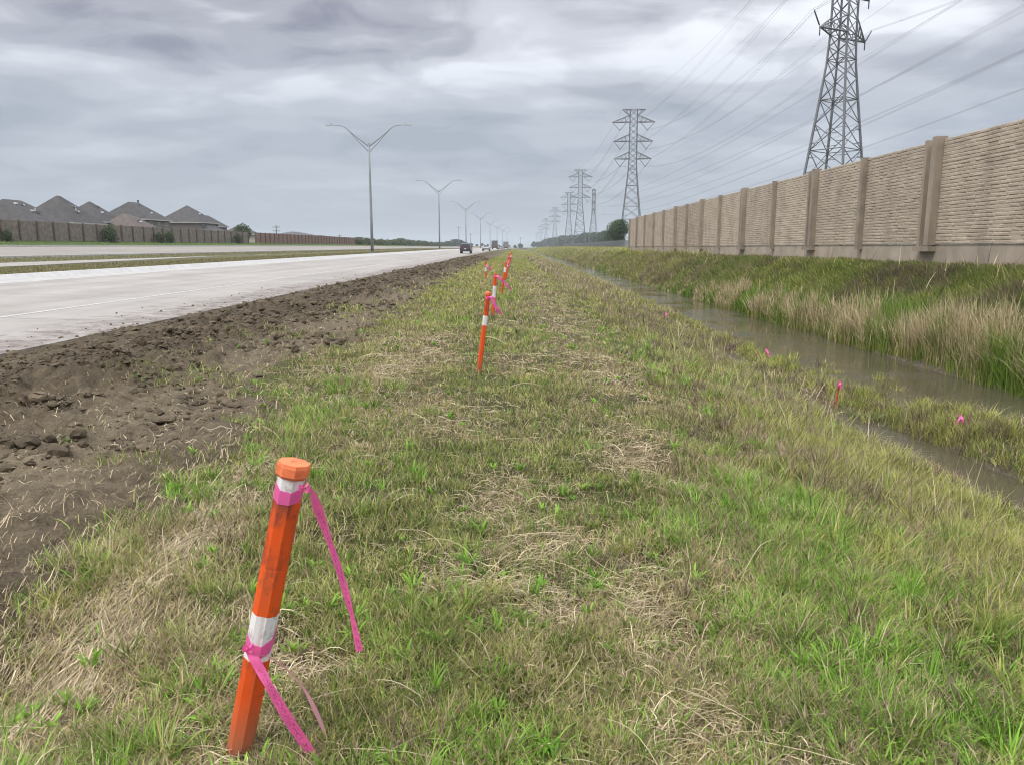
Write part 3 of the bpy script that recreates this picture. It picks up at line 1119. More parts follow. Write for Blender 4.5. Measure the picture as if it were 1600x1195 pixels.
def make_lamp(label):
    o = empty('street_lamp', (0, 0, 0), label, 'street lamp', 'twin-arm street lamps in the median')
    mb_ = MB()
    mb_.tube([(0, 0, 0.1), (0, 0, 5), (0, 0, 10), (0, 0, LAMP_H)], [0.21, 0.175, 0.135, 0.10], 10)
    mb_.build('pole', M_GALV, o)
    mb_ = MB()
    mb_.box((0, 0, 0.07), (0.55, 0.55, 0.14))
    for sx in (-1, 1):
        for sy in (-1, 1):
            mb_.tube([(sx * .2, sy * .2, .1), (sx * .2, sy * .2, .22)], .03, 6)
    mb_.build('base_plate', M_GALV, o)
    mb_ = MB()
    mb_.tube([(0, 0, LAMP_H - 0.02), (0, 0, LAMP_H + 0.12)], [0.12, 0.07], 10)
    mb_.build('pole_cap', M_GALV, o)
    for s_ in (-1, 1):
        mb_ = MB()
        mb_.tube([(0, 0, LAMP_H - 0.35), (s_ * 1.2, 0, LAMP_H + 0.55), (s_ * 2.4, 0, LAMP_H + 1.5), (s_ * 3.1, 0, LAMP_H + 2.1), (s_ * 3.7, 0, LAMP_H + 2.35), (s_ * 4.6, 0, LAMP_H + 2.42), (s_ * 5.0, 0, LAMP_H + 2.42)],
                 [0.07, 0.065, 0.06, 0.055, 0.05, 0.045, 0.04], 7)
        mb_.build('arm', M_GALV, o)
        mb_ = MB()
        mb_.tube([(0, 0, LAMP_H - 1.1), (s_ * 1.2, 0, LAMP_H + 0.12), (s_ * 2.1, 0, LAMP_H + 1.10), (s_ * 2.8, 0, LAMP_H + 1.80)], 0.045, 6)
        mb_.build('arm_brace', M_GALV, o)
        mb_ = MB()
        x0, x1, zz = s_ * 4.7, s_ * 5.75, LAMP_H + 2.42
        cx = (x0 + x1) / 2
        mb_.box((cx, 0, zz + 0.02), (1.05, 0.38, 0.11), taper=0.82)
        mb_.box((cx - s_ * .3, 0, zz + 0.12), (0.30, 0.2, 0.09), taper=0.8)
        mb_.tube([(cx - s_ * .3, 0, zz + .16), (cx - s_ * .3, 0, zz + .26)], .05, 6)
        h_ = mb_.build('lamp_head', M_LUM, o)
        mb_ = MB()
        mb_.box((cx + s_ * .1, 0, zz - 0.045), (0.7, 0.30, 0.02))
        mb_.build('lens', M_LENS, h_)
    return o


lamp0 = make_lamp('nearest twin-arm street lamp, tallest grey pole in the median')
LY = [106, 195, 286, 378, 470, 562, 654, 748]
names_l = ['nearest', 'second twin-arm street lamp along the median, left of the dark car', 'third twin-arm street lamp along the median, just past the dark car',
           'fourth twin-arm street lamp along the median, before the white car']
for k, yv in enumerate(LY):
    o = lamp0 if k == 0 else copy_tree(lamp0)
    xv = -20.1 + float(bend(yv))
    o.location = (xv, yv, float(height(xv, yv, False)))
    if 0 < k < 4:
        o['label'] = names_l[k]
    elif k >= 4:
        o['label'] = 'tiny twin-arm street lamp, %s one along the far median' % ['fifth', 'sixth', 'seventh', 'last'][k - 4]

# ---------------------------------------------------------------- pylons
M_STEEL = mat('weathered_steel', (0.20, 0.205, 0.215), 0.55, metal=0.4, var=0.12, scale=0.5)
M_INS = mat('insulator', (0.17, 0.17, 0.19), 0.4, var=0.1)
M_CABLE = mat('cable', (0.22, 0.22, 0.24), 0.5, metal=0.3, var=0.05)
BODY = [(0.0, 3.55), (7.0, 2.85), (13.5, 2.2), (19.0, 1.65), (23.0, 1.28), (26.6, 1.12), (31.7, 1.10), (37.2, 1.08), (40.8, 1.05)]
ARMS = [(26.6, 5.6, 2.0), (31.7, 5.9, 2.0), (37.2, 6.4, 2.0), (40.8, 3.4, -1.8)]
VDROP = 2.3


def hw_at(z):
    return float(np.interp(z, [b_[0] for b_ in BODY], [b_[1] for b_ in BODY]))


def make_pylon(label, thick=1.0, dead_end=False):
    o = empty('pylon', (0, 0, 0), label, 'pylon', 'lattice pylons of the power lines')
    T = 0.085 * thick
    for sx in (-1, 1):
        for sy in (-1, 1):
            mb_ = MB()
            mb_.tube([(sx * w_, sy * w_, z_) for z_, w_ in BODY], [T * 1.5] * 4 + [T * 1.25] * 5, 4, False)
            mb_.box((sx * 3.55, sy * 3.55, 0.15), (0.7, 0.7, 0.5))
            mb_.build('leg', M_STEEL, o)
    lev = [0, 4.6, 8.8, 12.6, 15.9, 18.8, 21.4, 23.6, 25.2, 26.6, 28.3, 30, 31.7, 33.5, 35.3, 37.2, 39, 40.8]
    mb_ = MB()
    for a, c_ in zip(lev[:-1], lev[1:]):
        wa, wc = hw_at(a), hw_at(c_)
        low = a < 14
        for face in range(4):
            def pt(s_, w_, z_):
                return [(s_ * w_, -w_, z_), (w_, s_ * w_, z_), (-s_ * w_, w_, z_), (-w_, -s_ * w_, z_)][face]
            mb_.tube([pt(-1, wa, a), pt(1, wc, c_)], T * 0.6, 3, False)
            mb_.tube([pt(1, wa, a), pt(-1, wc, c_)], T * 0.6, 3, False)
            if a > 0 and (low or round(a, 1) in (18.8, 23.6)):
                mb_.tube([pt(-1, wa, a), pt(1, wa, a)], T * 0.6, 3, False)
            if low:
                zm = (a + c_) / 2
                wm = hw_at(zm)
                k_ = wa / (wa + wc)
                zx = a + (c_ - a) * k_
                wx = hw_at(zx)
                for s_ in (-1, 1):
                    zq = a + (zx - a) * 0.5
                    pa = Vector(pt(-s_, wa, a))
                    px_ = Vector(pt(0, wx, zx))
                    mb_.tube([pa.lerp(px_, 0.5), pt(-s_, hw_at(zq), zq)], T * 0.4, 3, False)
                    pb = Vector(pt(-s_, wc, c_))
                    zq2 = c_ - (c_ - zx) * 0.5
                    mb_.tube([pb.lerp(px_, 0.5), pt(-s_, hw_at(zq2), zq2)], T * 0.4, 3, False)
        if round(a, 1) in (26.6, 31.7, 37.2, 18.8):
            mb_.tube([(-wa, -wa, a), (wa, wa, a)], T * 0.5, 3, False)
            mb_.tube([(-wa, wa, a), (wa, -wa, a)], T * 0.5, 3, False)
    w_ = hw_at(40.8)
    for p1, p2 in (((-w_, -w_), (w_, -w_)), ((w_, -w_), (w_, w_)), ((w_, w_), (-w_, w_)), ((-w_, w_), (-w_, -w_))):
        mb_.tube([(*p1, 40.8), (*p2, 40.8)], T, 3, False)
    mb_.build('bracing', M_STEEL, o)
    for z_, L_, up in ARMS:
        for s_ in (-1, 1):
            mb_ = MB()
            wb = hw_at(z_)
            tip = Vector((s_ * L_, 0, z_))
            for sy in (-1, 1):
                bot = Vector((s_ * wb, sy * wb, z_))
                top = Vector((s_ * wb, sy * wb, z_ + up))
                mb_.tube([bot, tip], T * 1.1, 4, False)
                mb_.tube([top, tip], T * 0.8, 4, False)
                n_ = 4 if L_ > 4 else 2
                for k_ in range(1, n_):
                    f = k_ / n_
                    f2 = (k_ - 1) / n_
                    mb_.tube([bot.lerp(tip, f), top.lerp(tip, f)], T * 0.5, 3, False)
                    mb_.tube([bot.lerp(tip, f), top.lerp(tip, f2)], T * 0.5, 3, False)
            for k_ in range(1, 4):
                f = k_ / 4
                mb_.tube([Vector((s_ * wb, -wb, z_)).lerp(tip, f), Vector((s_ * wb, wb, z_)).lerp(tip, f)], T * 0.5, 3, False)
            mb_.build('cross_arm', M_STEEL, o)
            if L_ > 4:
                mb_ = MB()
                ti = tip - Vector((s_ * 0.15, 0, 0.05))
                inner = Vector((s_ * (wb + 0.9), 0, z_ - 0.05))
                mid = (ti + inner) / 2 + Vector((0, 0, -VDROP + 0.05))
                if dead_end:
                    out = tip + Vector((s_ * 1.6, 0, 1.7))
                    mb_.tube([tip, tip.lerp(out, 0.1), tip.lerp(out, 0.12), tip.lerp(out, 0.9), out], [0.03, 0.03, 0.10, 0.10, 0.03], 6)
                    mb_.tube([tip, tip + Vector((0, 0, -1.0))], [0.09, 0.07], 6)
                else:
                    mb_.tube([ti, mid], 0.085, 6)
                    mb_.tube([inner, mid], 0.085, 6)
                    mb_.box(tuple(mid), (0.25, 0.5, 0.2))
                mb_.build('insulator', M_INS, o)
    mb_ = MB()
    wl = hw_at(7)
    mb_.box((-wl * .2, -wl - 0.05, 6.6), (0.9, 0.05, 0.6))
    mb_.build('danger_plate', M_GALV, o)
    return o


def wpts(o, dead=False):
    """attachment points of a pylon: 6 phases + 2 earth wires"""
    M_ = Matrix.LocRotScale(o.location, o.rotation_euler, o.scale)
    pts = []
    for z_, L_, up in ARMS:
        for s_ in (-1, 1):
            if L_ > 4:
                if dead:
                    p = Vector((s_ * (L_ + 1.6), 0, z_ + 1.7))
                else:
                    p = Vector((s_ * ((L_ - .15) + hw_at(z_) + 0.9) / 2, 0, z_ - VDROP))
            else:
                p = Vector((s_ * L_, 0, z_))
            pts.append(M_ @ p)
    return pts


def place(o, x, y, rz, z=None, s=1.0):
    o.location = (x, y, float(height(x, y, False)) if z is None else z)
    o.rotation_euler = (0, 0, rz)
    o.scale = (s, s, s)
    return o


T1 = place(make_pylon('nearest pylon rising behind the stone wall and out of the frame', 1.35, True), 40.6, 103, R(40))
proto = make_pylon('whole pylon standing behind the round tree at the wall end', 1.25)
T2 = place(proto, 34.0, 240, R(-4))
T3 = place(copy_tree(proto), 32.2, 421, R(-2))
T3['label'] = 'third pylon, its full height clear of the tree line'
T4 = place(copy_tree(proto), 36.8, 590, 0)
T4['label'] = 'fourth pylon of the line, just left of the third'
T5 = place(copy_tree(proto), 36.5, 815, 0)
T5['label'] = 'fifth pylon of the line, small above the far trees'
T6 = place(copy_tree(proto), 37, 1107, 0)
T6['label'] = 'sixth pylon of the line, tiny beside the fifth'
T7 = place(copy_tree(proto), 38, 1430, 0)
T7['label'] = 'seventh pylon of the line, hazy and tiny'
T8 = place(copy_tree(proto), 48, 2200, 0)
T8['label'] = 'farthest hazy pylon, leftmost of all'
B1 = place(copy_tree(proto), 52.5, 560, R(75))
B1['label'] = 'slender pylon seen edge-on to the right of the third pylon'


def cable(a, b_, sag, label, grp, r=0.026, bundle=True, y_min=None):
    mb_ = MB()
    n = 22
    pts = []
    for k in range(n + 1):
        f = k / n
        p = a.lerp(b_, f)
        p = Vector((p.x, p.y, p.z - sag * 4 * f * (1 - f)))
        pts.append(p)
    if bundle:
        dx = (b_ - a)
        sdv = Vector((dx.y, -dx.x, 0)).normalized() * 0.22
        mb_.tube([p + sdv for p in pts], r, 4, cap=False)
        mb_.tube([p - sdv for p in pts], r, 4, cap=False)
        for p in pts[1:-1:2]:
            mb_.tube([p - sdv, p + sdv], r * 0.8, 3, cap=False)
    else:
        mb_.tube(pts, r, 4, cap=False)
    o = mb_.build('power_cable', M_CABLE)
    return prop(o, label, 'cable', grp)


LV = ['lowest arm', 'lowest arm', 'middle arm', 'middle arm', 'upper arm', 'upper arm', 'top beam', 'top beam']
SD = ['road side', 'far side'] * 4


def span(a, b_, sag, what, grp, r, bundle=True, da=False, db=False, only=None):
    pa = wpts(a, da)
    pb = wpts(b_, db) if not isinstance(b_, list) else b_
    for k, (p1, p2) in enumerate(zip(pa, pb)):
        if only and k not in only:
            continue
        cable(p1, p2, sag * (1 if k < 6 else 0.7), 'cable %s, %s, %s' % (what, LV[k], SD[k]), grp, r, bundle and k < 6)


span(T2, T1, 4.5, 'between the nearest and second pylons', 'cables between the first two pylons', 0.015, db=True)
span(T3, T2, 5, 'between the second and third pylons', 'cables between second and third pylons', 0.03)
span(T4, T3, 5, 'between the third and fourth pylons', 'cables between third and fourth pylons', 0.03, False)
T0 = [Vector((44 + sx * 7, -60, z_)) for z_ in (26, 31, 36, 40) for sx in (-1, 1)]
span(T1, T0, 4, 'from the nearest pylon out of the frame', 'cables leaving the nearest pylon', 0.014, da=True, only=(0, 1, 2, 3))
B0 = [Vector((62 + sx * 6, 30, z_)) for z_ in (26.5, 31.5, 36.5, 41) for sx in (-1, 1)]
span(B1, B0, 9, 'passing behind the nearest pylon', 'cables of the line behind the nearest pylon', 0.017)

# ---------------------------------------------------------------- board fence on the left
M_BOARD = mat('weathered_boards', (0.20, 0.165, 0.13), 0.85, var=0.3, scale=2.2, bump=0.3)
M_BOARD2 = mat('reddish_boards', (0.24, 0.145, 0.105), 0.85, var=0.2, scale=2.2, bump=0.3)
M_FPOST = mat('fence_post_brown', (0.12, 0.095, 0.075), 0.85, var=0.2)
FX = -50.0


def board_fence(y0, y1, mboard, label, base_x=FX):
    o = empty('board_fence', (base_x, y0, float(height(base_x, y0, False))), label, 'fence')
    off = Vector((-base_x, -y0, -float(height(base_x, y0, False))))
    step = 2.85
    n = int(round((y1 - y0) / step))
    for k in range(n + 1):
        yv = y0 + k * step
        xv = base_x + float(bend(yv))
        z_ = float(height(xv, yv, False))
        mb_ = MB()
        mb_.box((xv + 0.06, yv, z_ + 0.98), (0.20, 0.20, 2.06))
        mb_.build('post', M_FPOST, o, off)
        if k < n:
            mb_ = MB()
            yb = yv + 0.10
            rr = random.Random(k)
            xm = base_x + float(bend(yv + 1.4))
            while yb < yv + step - 0.12:
                w_ = 0.14
                hh = 1.84 + rr.uniform(-0.012, 0.012)
                mb_.box((xm + 0.02 + rr.uniform(-.006, .006), yb + w_ / 2, z_ + 0.12 + hh / 2), (0.025, w_ - 0.008, hh))
                yb += w_
            mb_.box((xm - 0.03, yv + step / 2, z_ + 1.6), (0.05, step - 0.2, 0.09))
            mb_.box((xm - 0.03, yv + step / 2, z_ + 0.4), (0.05, step - 0.2, 0.09))
            mb_.box((xm + 0.03, yv + step / 2, z_ + 0.10), (0.05, step - 0.22, 0.22))
            mb_.build('board_panel', mboard, o, off)
    return o


board_fence(52, 144, M_BOARD, 'weathered grey-brown board fence in front of the brick houses')
board_fence(147.2, 236, M_BOARD2, 'reddish board fence section farther along beyond the grey fence')

# ---------------------------------------------------------------- houses
M_ROOF = mat('roof_shingle', (0.070, 0.065, 0.062), 0.9, var=0.25, scale=1.2, bump=0.4)
M_ROOF2 = mat('brown_shingle', (0.115, 0.092, 0.078), 0.9, var=0.2, scale=1.2, bump=0.4)
M_ROOF3 = mat('far_roof_shingle', (0.11, 0.105, 0.105), 0.9, var=0.15, scale=1.2)
M_BRICK = mat('house_brick', (0.15, 0.125, 0.11), 0.9, var=0.25, scale=5, bump=0.3)
M_SIDING = mat('pale_siding', (0.42, 0.38, 0.33), 0.8, var=0.08)
M_TRIM = mat('white_trim', (0.40, 0.385, 0.36), 0.6, var=0.05)
M_GLASS = mat('window_glass', (0.05, 0.055, 0.065), 0.1, var=0.1)
M_VENT = mat('roof_vent', (0.62, 0.62, 0.62), 0.5, var=0.05)


def hip(mb_, cx, cy, w, d_, z0, hr, ridge, axis='y', ov=0.5):
    """hipped roof: w along x, d along y"""
    x0, x1, y0, y1 = cx - w / 2 - ov, cx + w / 2 + ov, cy - d_ / 2 - ov, cy + d_ / 2 + ov
    if axis == 'y':
        ra, rb = (cx, cy - ridge / 2, z0 + hr), (cx, cy + ridge / 2, z0 + hr)
    else:
        ra, rb = (cx - ridge / 2, cy, z0 + hr), (cx + ridge / 2, cy, z0 + hr)
    f = 0.22
    vs = [(x0, y0, z0), (x1, y0, z0), (x1, y1, z0), (x0, y1, z0), (x0, y0, z0 - f), (x1, y0, z0 - f), (x1, y1, z0 - f), (x0, y1, z0 - f), ra, rb]
    if axis == 'y':
        fs = [(0, 1, 8), (1, 2, 9, 8), (2, 3, 9), (3, 0, 8, 9)]
    else:
        fs = [(0, 1, 9, 8), (1, 2, 9), (2, 3, 8, 9), (3, 0, 8)]
    fs += [(4, 7, 6, 5)]
    mb_.add(vs, fs)
    return [(0, 1), (1, 2), (2, 3), (3, 0)], vs


def house(u, y, x_off, w, d_, wall_h, roof_top_v, ridge, label, axis='y', wings=(), roofm=None, wallm=None, vents=6, chimney=False, far=False):
    """u: photo column of the ridge middle; the house stands at (x, y)"""
    X = x_off
    Y = y
    g = 2.25 + float(rise(Y)) * 0.6
    o = empty('house', (X, Y, g), label, 'house', 'houses behind the board fence')
    ztop = EYE + (387 - roof_top_v) / 1218 * Y - g
    hr = ztop - wall_h
    rm, wm = roofm or M_ROOF, wallm or M_BRICK
    mb_ = MB()
    mb_.box((0, 0, wall_h / 2 - 0.15), (w, d_, wall_h + 0.1 - 0.2))
    for (wx_, wy_, ww, wd, wh, wr, rl, ax_) in wings:
        mb_.box((wx_, wy_, wh / 2 - 0.15), (ww, wd, wh - 0.1))
    mb_.build('wall', wm, o)
    mb_ = MB()
    hip(mb_, 0, 0, w, d_, wall_h, hr, ridge, axis)
    for (wx_, wy_, ww, wd, wh, wr, rl, ax_) in wings:
        hip(mb_, wx_, wy_, ww, wd, wh, wr, rl, ax_)
    rf = mb_.build('roof', rm, o)
    mb_ = MB()
    for (wx_, wy_, ww, wd, wh) in [(0, 0, w, d_, wall_h)] + [(q[0], q[1], q[2], q[3], q[4]) for q in wings]:
        e = 0.53
        mb_.box((wx_ + ww / 2 + e, wy_, wh - 0.11), (0.06, wd + 2 * e, 0.26))
        mb_.box((wx_, wy_ - wd / 2 - e, wh - 0.11), (ww + 2 * e - .1, 0.06, 0.25))
    mb_.build('fascia', M_TRIM, o)
    rr = random.Random(int(u))
    for k in range(vents):
        s_ = rr.uniform(-0.3, 0.3)
        f = rr.uniform(0.35, 0.8)
        mb_ = MB()
        zx = wall_h + hr * f
        xx = (w / 2 + 0.5) * (1 - f) + (0 if axis == 'y' else ridge / 2 * f)
        yy = s_ * max(ridge, 3) * 0.8
        if k % 3 == 2:
            mb_.tube([(xx, yy, zx - .2), (xx, yy, zx + 0.55)], 0.07, 6)
        else:
            mb_.box((xx, yy, zx + 0.10), (0.55, 0.55, 0.28), taper=0.8)
        mb_.build('vent', M_VENT if k % 2 else M_ROOF2, rf)
    if chimney:
        mb_ = MB()
        mb_.tube([(0, ridge / 2 - .3, wall_h + hr - 0.8), (0, ridge / 2 - .3, wall_h + hr + 0.45)], 0.22, 8)
        mb_.tube([(0, ridge / 2 - .3, wall_h + hr + 0.45), (0, ridge / 2 - .3, wall_h + hr + 0.6)], 0.3, 8)
        mb_.build('chimney', M_ROOF2, rf)
    nw = 3
    for k in range(nw):
        yy = -d_ / 2 + d_ * (k + 0.5) / nw
        fr = MB()
        zc_ = wall_h - 1.25
        fr.box((w / 2 + 0.03, yy, zc_), (0.08, 1.3, 1.3))
        fo = fr.build('window', M_TRIM, o)
        gl = MB()
        gl.box((w / 2 + 0.06, yy, zc_ + .31), (0.06, 1.1, 0.5))
        gl.box((w / 2 + 0.06, yy, zc_ - .31), (0.06, 1.1, 0.5))
        gl.build('pane', M_GLASS, fo)
    return o


def X_at(u, Y):
    return (u - 812) / 1218 * Y


house(22, 140, X_at(22, 140), 12, 12, 3.4, 314, 5.0, 'leftmost house with broad grey hip roof dotted with white vents', vents=9)
house(95, 152, X_at(95, 152), 11, 11, 3.6, 308, 1.2, 'house with the tallest grey hip roof and a white vent pipe', vents=6)
house(143, 168, X_at(143, 168), 9.5, 10, 4.3, 317, 0.8, 'narrow peaked hip-roofed house between two larger ones', vents=3, wings=[(3.5, 6, 7, 8, 4.2, 2.2, 1, 'y')])
house(212, 192, X_at(212, 192), 11.5, 12, 5.6, 318, 5.0, 'two-storey house with a flat-topped hip roof and round chimney', vents=3, chimney=True)
house(200, 170, X_at(200, 170), 8, 10, 3.1, 335, 2.0, 'low brown-roofed house in front of the chimney house', roofm=M_ROOF2, vents=3)
house(295, 222, X_at(295, 222), 12, 12, 5.8, 323, 0.7, 'pointed hip-roofed house, last tall one of the row', vents=3, wings=[(5.5, -1, 6, 10, 3.6, 2.0, 3, 'y'), (2, 9, 8, 8, 5.0, 3.2, 1, 'y')])
house(375, 255, X_at(375, 255), 10, 10, 3.0, 353, 1.0, 'small low hip-roofed house just past the pointed one', vents=1)
for (u, Y, top, lab, w_, d2, rl) in [(425, 232, 366, 'far low house with long pale eave beyond the leafy tree', 12, 20, 12), (462, 262, 363, 'far grey-roofed house with a flat ridge', 13, 19, 9), (500, 300, 368, 'far small grey-roofed house left of the nearest lamp', 12, 12, 3),
                                     (530, 345, 371, 'farther small roof nearest the lamp pole', 12, 14, 3), (562, 380, 371, 'farthest small roof beside the lamp pole', 13, 18, 6)]:
    house(u, Y, X_at(u, Y), w_, d2, 2.6, top, rl, lab, roofm=M_ROOF3, wallm=M_SIDING, vents=0)


# ---------------------------------------------------------------- trees
def leaf_cloud(n, blobs, size, cols, seed, shape=0.6):
    r_ = np.random.default_rng(seed)
    bl = np.array(blobs)
    wts = bl[:, 3] ** 2
    idx = r_.choice(len(bl), n, p=wts / wts.sum())
    dirv = r_.normal(size=(n, 3))
    dirv /= np.linalg.norm(dirv, axis=1)[:, None]
    rad = (0.55 + 0.5 * r_.random(n) ** 0.6)[:, None]
    c = bl[idx, :3] + dirv * rad * bl[idx, 3:4] * np.array([1, 1, 0.85])
    nrm = dirv + r_.normal(size=(n, 3)) * 0.7
    nrm /= np.linalg.norm(nrm, axis=1)[:, None]
    a = np.cross(nrm, r_.normal(size=(n, 3)))
    a /= np.linalg.norm(a, axis=1)[:, None]
    b_ = np.cross(nrm, a)
    s = size * (0.6 + 0.8 * r_.random(n))[:, None]
    V_ = np.stack([c - a * s, c - b_ * s * 0.5, c + a * s, c + b_ * s * 0.5], 1).reshape(-1, 3)
    co = np.array(cols)
    k = r_.random(n)[:, None]
    bt = r_.random(len(bl))[idx][:, None] * 0.5 + 0.75
    cc = (co[0] * (1 - k) + co[1] * k) * bt
    C_ = np.repeat(cc, 4, axis=0)
    lo = np.arange(4 * n)
    return V_, lo, np.arange(n) * 4, np.full(n, 4), C_


def tree_blobs(rr, w, h, trunk, n=14):
    bl = []
    for k in range(n):
        a = rr.uniform(0, 6.283)
        f = rr.random() ** 0.6
        z = trunk + (h - trunk) * rr.uniform(0.12, 0.9)
        env = math.sin(math.pi * min(1, max(0.08, (z - trunk) / (h - trunk) * 0.85 + 0.12))) ** 0.6
        rad = w / 2 * env
        s = rr.uniform(0.16, 0.28) * w
        bl.append((math.cos(a) * max(0, rad - s) * f, math.sin(a) * max(0, rad - s) * f, min(z, h - s * .85), s))
    bl.append((0, 0, trunk + (h - trunk) * .5, w * .3))
    return bl


M_BARK = mat('bark', (0.12, 0.095, 0.075), 0.9, var=0.3, scale=5, bump=0.5)


def make_tree_mesh(seed, w, h, trunk, n, size, cols):
    rr = random.Random(seed)
    bl = tree_blobs(rr, w, h, trunk, 16)
    V_, lo, s_, t_, C_ = leaf_cloud(n, bl, size, cols, seed)
    crown = np_mesh('crown', V_, lo, s_, t_, M_LEAF, C_)
    mb_ = MB()
    mb_.tube([(0, 0, -0.2), (0.05 * w, 0, trunk), (0, 0.03 * w, h * 0.6)], [0.035 * h, 0.026 * h, 0.01 * h], 7)
    for b_ in bl[:7]:
        mb_.tube([(0.04 * w, 0, trunk * rr.uniform(0.8, 1.2)), (b_[0] * .6, b_[1] * .6, (trunk + b_[2]) / 2), b_[:3]], [0.014 * h, 0.009 * h, 0.004 * h], 5)
    tr = bpy.data.meshes.new('trunk')
    tr.from_pydata(mb_.v, [], mb_.f)
    tr.materials.append(M_BARK)
    return crown, tr


def put_tree(meshes, x, y, z, s, label, grp, cat='tree', name='tree', rz=0.0, sz=None):
    o = empty(name, (x, y, z), label, cat, grp, rz)
    o.scale = (s, s, sz or s)
    link('crown', meshes[0], o)
    link('trunk', meshes[1], o)
    return o


DG = [(0.030, 0.055, 0.022), (0.065, 0.095, 0.035)]
tm_near = make_tree_mesh(3, 9, 9, 1.4, 9000, 0.20, [(0.035, 0.07, 0.022), (0.08, 0.13, 0.04)])
put_tree(tm_near, 25.6, 203, 0.9, 0.86, 'round dense green tree at the far end of the stone wall', None)
tms = [make_tree_mesh(10 + k, 9 + k, 8, 0.4, 3200, 0.42, DG) for k in range(4)]
k = 0
for u in list(np.arange(834, 962, 6.5)):
    Y = 1250 - (u - 834) / 128 * 850
    top = np.interp(u, [834, 850, 870, 890, 905, 925, 940, 962], [379, 377, 373, 369, 367, 366, 364, 366]) + random.uniform(-2, 2)
    X = X_at(u, Y)
    hh = (387 - top) / 1218 * Y + EYE - 1.0
    put_tree(tms[k % 4], X, Y, 1.0, hh / 8 * 1.05, 'hazy far tree beyond the chain-link fence, %s' % ('near the wall end' if u > 930 else 'left of the third pylon' if u < 900 else 'behind the third pylon'),
             'far trees beyond the chain-link fence', rz=random.uniform(0, 6))
    k += 1
lefts = list(np.arange(582, 700, 9.0)) + [706, 712, 719] + list(np.arange(728, 815, 8.5))
for u in lefts:
    Y = 620 + (u - 580) * 1.5 + random.uniform(-20, 20)
    top = np.interp(u, [575, 600, 625, 650, 680, 700, 712, 722, 735, 760, 800], [378, 376, 375, 377, 379, 379, 376, 377, 381, 382, 383]) + random.uniform(-1.0, 1.0)
    X = X_at(u, Y)
    z0 = float(height(X, Y, False))
    hh = (387 - top) / 1218 * Y + EYE - z0
    put_tree(tms[k % 4], X, Y, z0, hh / 8 * (1.9 if u < 725 else 1.2), 'small dark tree on the far skyline %s' % ('between the first and second lamps' if u < 700 else 'behind the dark car' if u < 735 else 'behind the distant traffic'),
             'far trees on the left skyline', rz=random.uniform(0, 6), sz=hh / 8 * 1.15)
    k += 1
# wild hedge where the boards end
hb = []
rr = random.Random(5)
for q in range(150):
    yv = 238 + 300 * (q / 150) ** 1.1
    xv = -50.0 + float(bend(yv)) + rr.uniform(-.7, .7)
    hb.append((xv, yv, float(height(xv, yv, False)) + rr.uniform(0.3, 1.2), rr.uniform(0.8, 1.5)))
V_, lo, s_, t_, C_ = leaf_cloud(15000, hb, 0.30, [(0.055, 0.075, 0.025), (0.12, 0.14, 0.05)], 77)
hg = prop(link('hedge', np_mesh('hedge', V_, lo, s_, t_, M_LEAF, C_)), 'low wild green hedge continuing the line of the red fence', 'hedge')
# leafy tree and shrubs at the fence
tm_b = make_tree_mesh(31, 5, 4.2, 0.5, 1500, 0.20, [(0.045, 0.075, 0.022), (0.10, 0.14, 0.045)])
put_tree(tm_b, X_at(386, 158) - 1, 158, 2.4, 0.95, 'small leafy tree showing above the fence top', None)
tm_s = make_tree_mesh(41, 2.4, 2.2, 0.15, 1500, 0.09, [(0.035, 0.06, 0.018), (0.085, 0.12, 0.04)])
for (u, s, lab) in [(171, 1.0, 'largest dark green shrub against the grey board fence'), (248, 0.72, 'left one of two thin shrubs against the board fence'), (264, 0.8, 'right one of two thin shrubs against the board fence'), (372, 0.85, 'shrub where the grey fence turns red'), (8, .6, 'low shrub at the leftmost fence panels')]:
    Y = 49.0 * 1218 / (812 - u)
    put_tree(tm_s, -49.0, Y, float(height(-49.0, Y, False)) - .05, s, lab, 'shrubs in front of the board fence', 'shrub', 'shrub')

# ---------------------------------------------------------------- chain-link fence past the wall
M_CHAIN, t, b = mat_new('chain_link')
b.inputs['Base Color'].default_value = (0.16, 0.17, 0.18, 1)
b.inputs['Roughness'].default_value = 0.5
b.inputs['Metallic'].default_value = 0.4
cf = empty('chain_link_fence', (23, 100, 1.1), 'grey chain-link fence running on beyond the end of the stone wall', 'fence')
off = Vector((-23, -100, -1.1))
yy = 100.0
ck = 0
while yy < 420 and ck < 62:
    mb_ = MB()
    mb_.tube([(23, yy, 1.0), (23, yy, 3.05)], 0.05, 6)
    mb_.build('post', M_GALV, cf, off)
    mb_ = MB()
    stp = 5.0
    for j in range(24):
        a0 = yy + stp * j / 24
        mb_.box((23, a0 + .1, 2.0), (0.012, 0.05, 1.9))
    for j in range(10):
        mb_.box((23, yy + stp / 2, 1.1 + j * 0.2), (0.012, stp, 0.035))
    mb_.build('mesh_panel', M_CHAIN, cf, off)
    yy += stp
    ck += 1
mb_ = MB()
mb_.tube([(23, 100, 3.0), (23, yy, 3.0)], 0.035, 5)
mb_.build('top_rail', M_GALV, cf, off)

